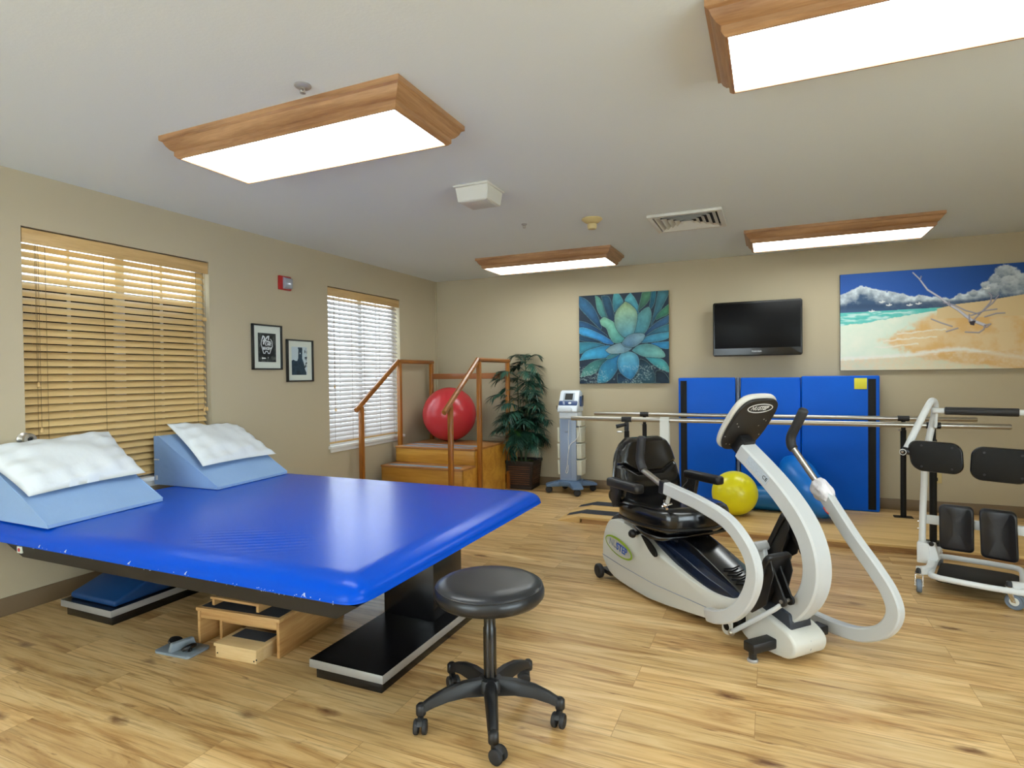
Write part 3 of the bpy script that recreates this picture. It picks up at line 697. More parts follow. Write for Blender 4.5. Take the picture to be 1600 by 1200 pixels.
    for pl in ([(.46, .90), (.465, .93)], [(.62, .62), (.615, .665)], [(.80, .42), (.795, .38), (.77, .35), (.70, .36)], [(.80, .42), (.83, .43), (.81, .40), (.80, .40)], [(.74, .47), (.79, .56), (.83, .64), (.835, .70), (.82, .73)],
               [(.79, .56), (.84, .63), (.87, .70)], [(.80, .5), (.86, .53), (.90, .53)], [(.73, .52), (.80, .56), (.86, .57)], [(.585, .655), (.64, .63), (.70, .57), (.77, .53)], [(.52, .50), (.57, .46), (.63, .42)], [(.60, .37), (.66, .40)], [(.73, .44), (.72, .46), (.72, .53)]):
        p.line(pl, .0055, dk); p.line([(a-.001, b_+.002) for a, b_ in pl], .0035, wd)
    p.put(p.mask_poly([(.72, .46), (.755, .47), (.745, .42), (.725, .43)]), (60, 54, 66))
    for (bx, by) in ((.245, .69), (.285, .655), (.40, .645), (.45, .655), (.81, .77), (.185, .60)):
        p.line([(bx-.014, by+.006), (bx, by), (bx+.014, by+.008)], .005, (236, 238, 236)); p.line([(bx, by), (bx+.004, by+.018)], .004, (236, 238, 236))
    panel('painting', p, (x0+.001, -0.0368, z0+.001), (x1-x0-.002, 0, 0), (0, 0, z1-z0-.002), M['paint'], t).location = -t.location
beach()

def framed(y0, y1, z0, z1, kind, label):
    t = thing('framed_photograph', label, 'framed picture', (0.001, (y0+y1)/2, z0), group=None)
    f = MB(); g = .012
    for a in ((y0, y0+g, z0, z1), (y1-g, y1, z0, z1), (y0, y1, z0, z0+g), (y0, y1, z1-g, z1)): f.box(0.001, .026, *a, bev=.001)
    f.build('picture_frame', P('thin_black_frame', srgb(34, 36, 34), .4), t, world=True)
    MB().box(.002, .010, y0+.005, y1-.005, z0+.005, z1-.005).build('mat_board', M['paper'], t, world=True)
    W, Hh = 130, 200
    if kind == 0:
        p = Paint(W, Hh, (44, 48, 48)); n = noise2(W, Hh, 9, 31); p.put(sstep(.4, .75, n)*(np.abs(p.x-.5) > .3)*.6, (90, 96, 88)); p.put((p.y < .22)*sstep(.35, .7, n)*.8, (96, 102, 92))
        p.put(p.mask_poly([(.1, .22), (.2, .9), (.8, .9), (.92, .3), (.6, .1)])*.7, (20, 22, 22))
        w_ = (225, 232, 234)
        p.line([(.27, .86), (.2, .75), (.17, .62), (.24, .45), (.3, .3), (.38, .3), (.42, .37), (.52, .37), (.56, .3), (.64, .3), (.72, .45), (.8, .55), (.78, .72), (.7, .8)], .012, w_)
        for q in ([(.24, .80), (.28, .9), (.36, .86), (.36, .78), (.28, .72)], [(.42, .78), (.52, .88), (.6, .9), (.58, .78)], [(.3, .66), (.4, .74), (.52, .72), (.68, .70)], [(.3, .62), (.34, .7)]): p.line(q, .02, w_)
        def glyph(ch, ox, oy, s_):
            G = {'C': [[(1, .9), (.2, 1), (0, .5), (.2, 0), (1, .1)]], 'A': [[(0, 0), (.5, 1), (1, 0)], [(.25, .4), (.75, .4)]], 'R': [[(0, 0), (0, 1), (.9, .9), (.9, .6), (0, .5), (1, 0)]], 'W': [[(0, 1), (.25, 0), (.5, .7), (.75, 0), (1, 1)]],
                 'S': [[(1, .9), (.2, 1), (.1, .6), (.9, .4), (.8, 0), (0, .1)]], 'H': [[(0, 0), (0, 1)], [(1, 0), (1, 1)], [(0, .5), (1, .5)]]}[ch]
            for l in G: p.line([(ox+a*s_*.9, oy+b_*s_) for a, b_ in l], .011, w_)
        for i, ch in enumerate('CAR'): glyph(ch, .40+i*.115, .58, .09)
        for i, ch in enumerate('WASH'): glyph(ch, .28+i*.115, .43, .09)
        p.put(p.mask_poly([(.2, .1), (.42, .11), (.42, .15), (.2, .16)]), (215, 220, 215)); p.put(np.hypot(p.x-.55, p.y-.15) < .02, (200, 200, 200))
        hb = (.29, .22, .17, .17)
    else:
        p = Paint(W, Hh, (190, 206, 212)); n = noise2(W, Hh, 14, 33); dk = (44, 62, 76)
        tex = np.array(lin(dk))*(0.4+1.3*n[..., None])
        p.put(p.mask_poly([(0, 0), (0, .5), (.1, .54), (.25, .5), (.36, .5), (.42, .6), (.44, .92), (.4, .95), (.42, .98), (.7, .98), (.7, .93), (.68, .6), (.74, .5), (.82, .35), (.86, .2), (.95, .08), (.95, 0)]), tex)
        p.put(np.hypot((p.x-.55)*.65, p.y-.77) < .025, (210, 220, 222))
        p.put((sstep(.5, .6, noise2(W, Hh, 16, 36)))*(p.x > .84)*(p.y > .25), (40, 54, 60)); p.put(p.mask_poly([(.3, 0), (.3, .16), (.55, .16), (.55, 0)])*.7, (30, 40, 52))
        hb = (.18, .20, .16, .20)
    yy0, yy1 = y0+(y1-y0)*hb[2]+.008, y1-(y1-y0)*hb[3]-.008; zz0, zz1 = z0+(z1-z0)*(.17 if kind == 0 else .16), z1-(z1-z0)*(.19 if kind == 0 else .17)
    panel('photo_print', p, (.0108, yy0, zz0), (0, yy1-yy0, 0), (0, 0, zz1-zz0), M['print'], t).location = -t.location
framed(-2.862, -2.553, 1.342, 1.712, 0, 'black-framed photo of a car wash sign, the left and higher of the two small frames')
framed(-2.497, -2.185, 1.238, 1.606, 1, 'black-framed photo of a clock tower, the right and lower of the two small frames')

t = thing('fire_strobe', 'red fire alarm strobe with clear lens, high between the two windows', 'fire alarm', (0, -2.505, 2.025))
MB().box(.001, .022, -2.572, -2.438, 2.022, 2.14, .004).build('back_box', M['red'], t, world=True)
b = MB(); b.prism([(.02, 2.03), (.05, 2.04), (.05, 2.12), (.02, 2.132)], -2.535, -2.45, 'y', .003); b.build('strobe_lens', P('strobe_lens', srgb(170, 176, 186), .1, .3), t, world=True)
t = thing('door_stop_knob', 'round chrome wall knob left of the tan blind, above the left pillow', 'knob', (0, -4.437, .95))
MB().lathe([(.036, 0), (.036, .006), (.022, .012), (.014, .02), (.014, .034), (.03, .042), (.034, .056), (.03, .068), (.016, .07), (.012, .062), (.001, .06)], (0, 0, 0), 28, 'x').build('knob', M['steel'], t)
MB().lathe([(.012, .061), (.01, .066), (.001, .066)], (0, 0, 0), 16, 'x').build('lock_button', M['black'], t)
t = thing('wall_outlet', 'ivory power outlet low on the far wall beside the black bar post', 'outlet', (5.17, 0, .262))
MB().box(5.115, 5.198, -.008, -.0005, .262, .375, .003).build('cover_plate', M['ivory'], t, world=True)
MB().box(5.14, 5.165, -.03, -.006, .285, .315, .004).build('plug', M['black'], t, world=True)

# television
t = thing('television', 'wall-mounted black flat television, switched off, between the two canvases', 'television', (3.682, -.05, 1.44))
MB().prism(rrect(3.682, 1.699, .80, .53, .02), -.17, -.115, 'y', .008, 3).build('bezel', M['tvblack'], t, world=True)
MB().box(3.30, 4.064, -.172, -.1695, 1.51, 1.945, .0008).build('screen', M['tvscreen'], t, world=True)
MB().prism(rrect(3.682, 1.70, .62, .40, .03), -.116, -.06, 'y', .01).build('rear_housing', M['black'], t, world=True)
MB().box(3.55, 3.81, -.062, -.001, 1.58, 1.82, .004).build('wall_bracket', M['blackmatte'], t, world=True)
text('brand_lettering', 'TOSHIBA', .02, basis((1, 0, 0), (0, 0, 1), Vector((3.682, -.1712, 1.476))-t.location), M['logowhite'], t, sx=1.1)

# ------------------------------------------------------------------ mat table
TZ = 0.57
t = thing('mat_table', 'large low therapy mat table with glossy royal blue vinyl top on black pedestals', 'therapy table', (1.35, -3.89, 0))
TX0, TX1, TY0, TY1, TR, TD = .12, 2.53, -4.74, -2.955, .125, .064
def table_z(x, y):
    hx, hy = (TX1-TX0)/2, (TY1-TY0)/2
    ex, ey = max(0, abs(x-(TX0+TX1)/2)-(hx-TR))/TR, max(0, abs(y-(TY0+TY1)/2)-(hy-TR))/TR
    q = min(1.0, (ex**3.4+ey**3.4)**(1/3.4))
    return TZ-TD*(1-math.sqrt(max(0, 1-q**2.2)))
def table_top():
    n = 300; m = 220; b = MB(); zb = TZ-TD-.014; X, Y = (TX0+TX1)/2, (TY0+TY1)/2; hx, hy = (TX1-TX0)/2, (TY1-TY0)/2
    def f(u, v):
        a, c = 2*u-1, 2*v-1
        a = math.copysign(1-(1-abs(a))**1.35, a); c = math.copysign(1-(1-abs(c))**1.35, c)
        px, py = a*hx, c*hy
        ex, ey = max(0, abs(px)-(hx-TR)), max(0, abs(py)-(hy-TR))
        if ex > 0 and ey > 0:
            k = max(ex, ey)/((ex**3.4+ey**3.4)**(1/3.4)); px = math.copysign(hx-TR+ex*k, px); py = math.copysign(hy-TR+ey*k, py)
        g = math.exp(-((px-.42)/.24)**2-((py+.60)/.13)**2)
        t_ = -px*.55+py*.83
        wr = .0017*g*math.sin(t_*2*PI/.046+1.2*math.sin(px*6+py*3))
        g2 = math.exp(-((px+.75)/.3)**2-((py+.45)/.22)**2); wr += .0012*g2*math.sin(px*9-py*14)
        return (X+px, Y+py, table_z(X+px, Y+py)+wr)
    b.grid(f, n, m)
    rim = [f(i/n, 0) for i in range(n)]+[f(1, j/m) for j in range(m)]+[f(1-i/n, 1) for i in range(n)]+[f(0, 1-j/m) for j in range(m)]
    K = len(rim)
    def g(u, v):
        p = rim[int(round(u*K)) % K]; d = Vector(((p[0]-X)/hx, (p[1]-Y)/hy)); ux, uy = d.x**5, d.y**5; L = math.hypot(ux, uy) or 1; o = .004*math.sin(v*PI)-.012*max(0, v-.6)/.4
        return (p[0]+ux/L*o, p[1]+uy/L*o, p[2]*(1-v)+zb*v)
    b.grid(g, K, 5)
    bmesh.ops.remove_doubles(b.bm, verts=b.bm.verts[:], dist=1e-4)
    b.box(TX0+.03, TX1-.03, TY0+.03, TY1-.03, zb+.001, zb+.02)
    return b
table_top().build('mat_top', M['blue'], t, world=True, ang=60)
fb = bmesh.new(); vs = []
for (xa, xb, ya, yb, z) in ((.40, 2.52, -4.722, -2.98, TZ-.0785), (.53, 2.42, -4.715, -2.99, TZ-.138)):
    vs.append([fb.verts.new(p) for p in ((xa, ya, z), (xb, ya, z), (xb, yb, z), (xa, yb, z))])
fb.faces.new(vs[0]); fb.faces.new(vs[1][::-1])
for k in range(4): fb.faces.new((vs[0][k], vs[0][(k+1) % 4], vs[1][(k+1) % 4], vs[1][k]))
bmesh.ops.recalc_face_normals(fb, faces=fb.faces[:])
fr = MB().absorb(fb).build('frame', P('table_frame_black', srgb(24, 22, 20), .5), t, world=True)
MB().box(.505, .54, -4.726, -4.716, TZ-.118, TZ-.086, .001).build('maker_label', M['paper'], fr, world=True)
MB().prism([(.5225+.010*math.cos(k*PI/3), TZ-.102+.010*math.sin(k*PI/3)) for k in range(6)], -4.7275, -4.7255, 'y').build('red_emblem', M['red'], fr, world=True)
for (xa, xb) in ((.276, .70), (2.016, 2.392)):
    ba = MB().box(xa+.02, xb-.02, -4.40, -3.30, 0.0, .05, .002).build('pedestal_plinth', M['blacklam'], t, world=True)
    MB().box(xa, xb, -4.42, -3.28, .05, .084, .001).build('pedestal_edge_band', M['silver'], ba, world=True)
    MB().box(xa+.0015, xb-.0015, -4.4185, -3.2815, .084, .0855).build('pedestal_cover', M['blacklam'], ba, world=True)
    cx0 = xa+.02 if xa < 1 else 1.985
    MB().box(max(cx0, xa+.005), xb-.08, -3.90, -3.62, .0855, TZ-.14, .004).build('lift_column', M['blacklam'], t, world=True)
for (x, y, r) in ((.72, -4.741, .005), (.92, -4.741, .007), (1.36, -4.741, .012), (1.70, -4.741, .008), (2.3, -4.739, .010), (2.515, -4.66, .012)):
    zz = TZ-.058; sc = MB(); r *= .65
    for k in range(3):
        a = random.uniform(-1, 1); sc.tube([(x, y+.002, zz+.004), (x+r*a, y-.004, zz-.004), (x+r*a*1.6, y-.003, zz-.004-r*random.random())], .0011, 5)
    sc.build('frayed_thread', M['scuff'], t, world=True)
nk = MB()
for k in range(80):
    x = random.choice([random.uniform(.5, 2.5), random.gauss(2.1, .2)]); x = min(2.43, x); nk.sphere((x, -4.7425, TZ-.070+random.uniform(-.006, .006)), random.uniform(.0006, .0014), 6, sc=(2.2, 1, 1))
nk.build('scuff_marks', M['scuff'], t, world=True)['kind'] = 'stuff'

def wedge(T1, T2, B2, B1, hgt, zb, label, tape=False):
    c = (Vector(T1)+Vector(T2)+Vector(B1)+Vector(B2))/4
    t = thing('foam_wedge', label, 'foam wedge', (c.x, c.y, zb))
    b = bmesh.new(); n = 24
    T1, T2, B1, B2 = Vector(T1), Vector(T2), Vector(B1), Vector(B2); lip = .016
    def P3(u, v, top):
        bx = T1.lerp(T2, v).lerp(B1.lerp(B2, v), u)
        tz = zb
        if not top: return Vector((bx.x, bx.y, tz))
        z = (zb)+lip+(hgt-lip)*min(1.0, u/0.93)
        if u > .93: z = zb+hgt-.006*((u-.93)/.07)
        z += .004*math.sin(v*9+u*7)*math.sin(u*PI)
        return Vector((bx.x, bx.y, z))
    top = [[b.verts.new(P3(i/n, j/n, True)) for j in range(n+1)] for i in range(n+1)]
    for i in range(n):
        for j in range(n): b.faces.new((top[i][j], top[i+1][j], top[i+1][j+1], top[i][j+1]))
    bot = [[None]*(n+1) for _ in range(n+1)]
    for i in range(n+1):
        for j in range(n+1):
            if i in (0, n) or j in (0, n): bot[i][j] = b.verts.new(P3(i/n, j/n, False))
    for i in range(n):
        for j in (0, n): b.faces.new((top[i][j], top[i+1][j], bot[i+1][j], bot[i][j]))
        for j_ in (0, n): b.faces.new((top[j_][i], top[j_][i+1], bot[j_][i+1], bot[j_][i]))
    ring = [bot[i][0] for i in range(n+1)]+[bot[n][j] for j in range(1, n+1)]+[bot[i][n] for i in range(n-1, -1, -1)]+[bot[0][j] for j in range(n-1, 0, -1)]
    b.faces.new(ring)
    bmesh.ops.recalc_face_normals(b, faces=b.faces[:])
    MB().absorb(b).build('cover', M['sheet'], t, world=True, ang=50)
    # piped seam along the slope edges
    for v in (0, 1): MB().tube([P3(i/12, v, True)+Vector((0, 0, .0005)) for i in range(13)], .0028, 6).build('seam', M['sheet'], t, world=True)
    if tape:
        d = (B1-T1).normalized(); nrm = Vector((d.y, -d.x)); 
        if nrm.y > 0: nrm = -nrm
        q = B1-d*.05; q2 = B1-d*.0
        MB().prism([(0, 0), (.05, 0), (.05, .008), (0, .008)], 0, .002, 'y', M4=basis(Vector((-d.x, -d.y, 0)), (nrm.x, nrm.y, 0), (B1.x+nrm.x*.001, B1.y+nrm.y*.001, zb+.17))).build('fabric_tape', M['white'], t, world=True)
        MB().prism([(.014, 0), (.034, 0), (.034, .03), (.014, .03)], 0, .002, 'y', M4=basis(Vector((-d.x, -d.y, 0)), (nrm.x, nrm.y, 0), (B1.x+nrm.x*.001, B1.y+nrm.y*.001, zb+.06))).build('care_label', M['white'], t, world=True)
    return t
WZ = TZ+.001
wedge((.68, -4.685), (.60, -4.055), (.03, -4.08), (.035, -4.67), .325, WZ+.002, 'pale blue foam wedge at the left end of the table under the larger white pillow')
wedge((.615, -3.70), (.565, -3.07), (.03, -3.09), (.035, -3.71), .325, WZ+.002, 'pale blue foam wedge in front of the window, its tall side showing', True)
def pillow(c00, c10, c11, c01, thick, label, seed):
    """corners in 3d: c00-c10 along the length"""
    A = [Vector(c) for c in (c00, c10, c11, c01)]; c = sum(A, Vector())/4
    t = thing('pillow', label, 'pillow', c)
    n = ((A[1]-A[0]).cross(A[3]-A[0])).normalized()
    if n.z < 0: n = -n
    rnd = random.Random(seed); ph = [rnd.uniform(0, 6) for _ in range(8)]
    def f(side):
        def g(u, v):
            a, b_ = 2*u-1, 2*v-1
            # sides bow inward between the corners
            k = 0.05
            uu = .5+.5*a*(1-k*(1-b_*b_)); vv = .5+.5*b_*(1-k*(1-a*a))
            p = (A[0].lerp(A[1], uu)).lerp(A[3].lerp(A[2], uu), vv)
            h = ((1-abs(a)**2.6)*(1-abs(b_)**2.6))**.55
            wr = .006*math.sin(9*u+5*v+ph[0]+2*math.sin(4*v+ph[1]))*h+.006*math.sin(26*v-6*u+ph[2]+1.5*math.sin(5*u))*(1-h)*h*4+.004*math.sin(31*u+4*v+ph[3])*(1-h)*h*4
            return p+n*(side*(thick/2)*h+wr+thick*.33 if side > 0 else -thick*.12*h+thick*.30)
        return g
    b = MB(); b.grid(f(1), 40, 28); b.grid(f(-1), 40, 28)
    bmesh.ops.remove_doubles(b.bm, verts=b.bm.verts[:], dist=.004)
    b.build('pillowcase', M['pillow'], t, world=True, ang=80)
    return t
pillow((.475, -4.665, TZ+.105), (.425, -4.045, TZ+.122), (.035, -4.01, TZ+.350), (.05, -4.72, TZ+.315), .125, 'larger white pillow lying on the left wedge, cut by the left edge', 3)
pillow((.468, -3.70, TZ+.118), (.417, -3.04, TZ+.112), (.075, -3.09, TZ+.325), (.035, -3.63, TZ+.375), .10, 'flat white pillow lying on the right wedge in front of the window', 8)

# things under the table
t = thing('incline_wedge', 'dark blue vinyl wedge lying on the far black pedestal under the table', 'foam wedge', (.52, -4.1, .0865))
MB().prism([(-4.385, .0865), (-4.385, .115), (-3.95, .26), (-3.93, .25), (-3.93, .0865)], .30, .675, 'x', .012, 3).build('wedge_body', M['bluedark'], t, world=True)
def step_table(name, w_, d_, h_, th, label, loc, rz, mt, cap=True, apron=.035, group=None):
    t = thing(name, label, 'step stool', loc, rz)
    tp = MB().box(0, w_, 0, d_, h_-th, h_, .002).build('top_board', mt, t)
    if cap: MB().box(.018, w_-.018, .018, d_-.018, h_, h_+.0015).build('anti_slip_tread', M['grip'], tp)
    for x in (.006, w_-.022): MB().box(x, x+.016, .004, d_-.004, 0, h_-th, .002).build('side_panel', M['birch'], t)
    if apron: MB().box(.022, w_-.022, .008, .02, h_-th-apron, h_-th, .001).build('apron', mt, t)
    return t
step_table('step_stool', .49, .50, .182, .016, 'largest nesting wooden step stool with black tread, on the floor under the table', (1.285, -4.385, 0), math.radians(5), M['birchX'])
step_table('step_stool', .40, .44, .134, .014, 'middle wooden step stool nested inside the largest one', (1.335, -4.305, 0), math.radians(5), M['birchX'])
t = thing('wooden_block', 'pale small plywood block stool in front of the nested stools', 'step stool', (1.475, -4.44, 0), math.radians(4))
MB().box(0, .235, .006, .165, 0, .052, .001).build('box_sides', M['pine'], t)
tp = MB().box(-.006, .241, 0, .17, .052, .066, .002).build('top_board', M['pine'], t)
MB().box(.02, .215, .08, .165, .066, .0672).build('anti_slip_tread', M['grip'], tp)
b = MB()
for x, z in ((.012, .02), (.222, .012), (.236, .02)): b.cyl((x, .007, z), (x, .004, z), .0032, seg=10)
b.build('screw', M['blackmatte'], t)
step_table('step_platform', .30, .34, .042, .012, 'small low black-topped wooden platform on top of the nested stools', (1.335, -4.345, .1838), math.radians(3), M['birchX'], apron=0)
t = thing('foot_switch', 'small grey foot control with two round black pedals, on the floor by the stools', 'foot switch', (1.275, -4.45, 0), math.radians(4))
MB().prism(rrect(0, 0, .215, .13, .02), 0, .012, 'z', .003).build('base_plate', M['grey'], t)
MB().prism([(-.06, .01), (.06, .01), (.048, .05), (-.048, .05)], -.014, .014, 'y', .006, M4=Matrix.Rotation(1.25, 4, 'Z')).build('centre_housing', M['grey'], t)
for sx, sy in ((-.062, .015), (.058, -.012)):
    q = MB().lathe([(.03, 0), (.033, .006), (.03, .014), (.02, .018), (.001, .018)], (0, 0, 0), 20, M4=Matrix.Translation((sx, sy, .022)) @ Matrix.Rotation(.35*(1 if sx < 0 else -1), 4, 'Y')).build('pedal', M['black'], t)
    MB().cyl((sx, sy, .01), (sx, sy, .024), .01).build('pedal_post', M['black'], q)

# ------------------------------------------------------------------ rolling stool
t = thing('rolling_stool', 'round black vinyl rolling stool on five casters in the foreground', 'stool', (2.84, -4.362, 0))
R = .207
MB().lathe([(.001, .437), (R-.035, .437), (R-.012, .443), (R-.001, .457), (R, .474), (R-.004, .488), (R-.010, .494), (R-.022, .503), (R-.05, .508), (R-.1, .508), (.001, .507)], seg=64).build('seat_cushion', M['leather'], t, ang=60)
MB().tube([(math.cos(a)*(R-.0085), math.sin(a)*(R-.0085), .4935) for a in [2*PI*k/64 for k in range(64)]], .0022, 6, closed=True).build('seam', M['leather'], t)
MB().lathe([(.001, .42), (.13, .425), (.15, .437), (.001, .437)], seg=32).build('seat_pan', M['blackmatte'], t)
MB().lathe([(.0245, .135), (.0245, .33), (.022, .335), (.022, .43), (.001, .43)], seg=24).build('gas_column', M['gloss'], t)
hub = MB().lathe([(.001, .1), (.05, .1), (.052, .12), (.042, .142), (.03, .146), (.001, .146)], seg=30).build('hub', M['black'], t)
def caster(parent, x, y, ang, r=.026):
    Mx = Matrix.Translation((x, y, 0)) @ Matrix.Rotation(ang, 4, 'Z')
    c = MB()
    for s_ in (-1, 1):
        prof = [(.001, s_*.006), (r-.004, s_*.006), (r, s_*.009), (r, s_*.020), (r-.004, s_*.024), (.012, s_*.025), (.001, s_*.024)]
        c.lathe(prof, (.018, 0, r), 24, 'y', M4=Mx)
    o = c.build('caster', M['rubber'], parent)
    h = MB(); h.prism([(-.006, r+.006), (-.006, r*2+.006), (.012, r*2+.010), (.034, r*2+.0), (.044, r+.012), (.03, r*1.4)], -.010, .010, 'y', .003, M4=Mx); h.cyl((0, 0, r*1.5), (0, 0, r*2+.03), .0055, M4=Mx, seg=10)
    h.build('caster_hood', M['black'], o)
    return o
for k, a in enumerate((-62, 9, 80, 153, -135)):
    A = math.radians(a); b = MB()
    pts = [(.03, .118), (.10, .123), (.17, .116), (.225, .1), (.262, .084)]
    t2 = bmesh.new(); rings = []
    for i, (r_, z) in enumerate(pts):
        q = i/4; hw = .026*(1-q)+.017*q; hh = .030*(1-q)+.013*q
        zz = z; sec = [(-hw, -hh), (-hw*.75, hh*.55), (-hw*.45, hh*.9), (hw*.45, hh*.9), (hw*.75, hh*.55), (hw, -hh)]
        rings.append([t2.verts.new((r_, p[0], zz+p[1])) for p in sec])
    for ra, rb in zip(rings, rings[1:]):
        for j in range(6): t2.faces.new((ra[j], ra[(j+1) % 6], rb[(j+1) % 6], rb[j]))
    t2.faces.new(rings[0]); t2.faces.new(rings[-1][::-1]); bmesh.ops.recalc_face_normals(t2, faces=t2.faces[:])
    Mr = Matrix.Rotation(A, 4, 'Z')
    b.absorb(t2, M4=Mr); b.lathe([(.017, .06), (.0185, .065), (.018, .092), (.010, .1), (.001, .1)], (.264, 0, 0), 18, M4=Mr)
    leg = b.build('leg', M['black'], t, ang=50)
    caster(leg, .264*math.cos(A), .264*math.sin(A), A+[.9, -1.7, 2.2, 2.9, 1.2][k])

# ------------------------------------------------------------------ training stairs
SX0, SX1 = .125, 1.085
t = thing('training_stairs', 'honey-coloured wooden training stairs with handrails in the far left corner', 'training stairs', ((SX0+SX1)/2, -1.0, 0))
for (ya, z) in ((-1.62, .18), (-1.355, .365), (-1.095, .53)):
    yb = -.36 if z > .5 else ya+.28
    b = MB(); b.box(SX0+.006, SX1-.006, ya+.015, -.365 if z < .2 else yb, max(0, z-.187), z-.02, .001, mat=M['stair'])
    st = b.build('step', M['stair'], t, world=True)
    b = MB().box(SX0, SX1, ya, yb, z-.02, z, .003, mat=M['stairedge']); b.build('tread_board', M['stairedge'], st, world=True)
    MB().box(SX0+.06, SX1-.06, ya+.045, ya+.115, z, z+.0015).build('anti_slip_strip', M['gripblue'], st, world=True)
    if z > .5:
        MB().box(SX0+.06, SX1-.06, ya+.20, ya+.28, z, z+.0015).build('anti_slip_strip', M['gripblue'], st, world=True)
for x in (SX0+.001, SX1-.012):
    sp = MB().prism([(-1.60, 0), (-.365, 0), (-.365, .51), (-1.08, .51), (-1.08, .345), (-1.34, .345), (-1.34, .16), (-1.60, .16)], x, x+.011, 'x')
    sp.build('side_panel', M['stair'], t, world=True)
MB().box(SX0, SX1, -.375, -.36, 0, .51).build('back_panel', M['stair'], t, world=True)
for (x, ye, yp, yk, yl, ze, zp) in ((.10, -1.70, -.975, -.30, -1.62, .945, 1.44), (1.11, -1.735, -1.05, -.33, -1.62, .94, 1.435)):
    hr = MB(); path = [(x, ye, ze), (x, yp, zp), (x, yk-.02, zp)]
    hr.sweep([(x, ye, ze), (x, yp, zp)], .021, .026, (1, 0, 0), .012); hr.sweep([(x, yp-.02, zp-.004), (x, yk+.03, zp-.004)], .021, .022, (1, 0, 0), .012)
    h = hr.build('handrail', M['railY'], t, world=True)
    for (y, top) in ((yl, ze+(yl-ye)*(zp-ze)/(yp-ye)-.02), (yp+.015, zp-.02), (yk, zp-.02)):
        MB().box(x-.021, x+.021, y-.021, y+.021, 0, top, .004).build('post', M['rail'], h, world=True)
MB().box(.10+.021, 1.11-.021, -.325, -.30, 1.235, 1.30, .005).build('back_rail', P('stained_back_rail', srgb(150, 92, 48), .35), t, world=True)
t = thing('exercise_ball', 'large red exercise ball resting on the top platform of the wooden stairs', 'exercise ball', (.455, -.50, .5325))
MB().sphere((0, 0, .305), .305, 64).build('ball_shell', M['redball'], t)
MB().cyl((.06, -.298, .33), (.061, -.305, .331), .010, seg=14).build('valve_plug', M['redball'], t)

# ------------------------------------------------------------------ palm in a basket
t = thing('potted_palm', 'potted palm with drooping fronds in a dark woven basket between the stairs and the cart', 'potted plant', (1.235, -.19, 0))
b = bmesh.new(); q0, q1, hh = .135, .165, .315
def sq(r, z): return [b.verts.new((sx*r, sy*r, z)) for sx, sy in ((-1, -1), (1, -1), (1, 1), (-1, 1))]
A, B, Cc, D = sq(q0, 0), sq(q1, hh), sq(q1-.012, hh), sq(q0-.005, .02)
b.faces.new(A[::-1]); b.faces.new(D)
for X_, Y_ in ((A, B), (B, Cc), (Cc, D)):
    for k in range(4): b.faces.new((X_[k], X_[(k+1) % 4], Y_[(k+1) % 4], Y_[k]))
bmesh.ops.recalc_face_normals(b, faces=b.faces[:])
Mz = Matrix.Rotation(math.radians(3), 4, 'Z')
bk = MB().absorb(b, M4=Mz).build('basket', M['basketd'], t)
wv = MB()
for k in range(4):
    Mk = Mz @ Matrix.Rotation(k*PI/2, 4, 'Z')
    for i in range(9):
        z = .055+i*.024; r_ = q0+(q1-q0)*z/hh+.002
        wv.box(-r_*.80, r_*.80, -r_-.004, -r_+.002, z, z+.011, .002, M4=Mk)
wv.build('woven_slats', M['basket'], bk)
for nm, q_, za, zb_ in (('basket_rim', q1, hh-.028, hh+.004), ('basket_foot', q0, 0.0, .03)):
    rm = MB()
    for k in range(4): rm.box(-q_-.004, q_+.004, -q_-.007, -q_+.007, za, zb_, .003, M4=Mz @ Matrix.Rotation(k*PI/2, 4, 'Z'))
    rm.build(nm, M['basketd'], bk)
MB().grid(lambda u, v: ((2*u-1)*.148, (2*v-1)*.148, .285+.018*math.sin(u*19)*math.sin(v*17)), 24, 24, M4=Mz).build('moss', M['moss'], t)
MB().tube([(-.035, -.10, .25), (-.055, -.10, .60), (-.075, -.10, .985)], .0085, 10).build('support_cane', M['bamboo'], t)
rnd = random.Random(5)
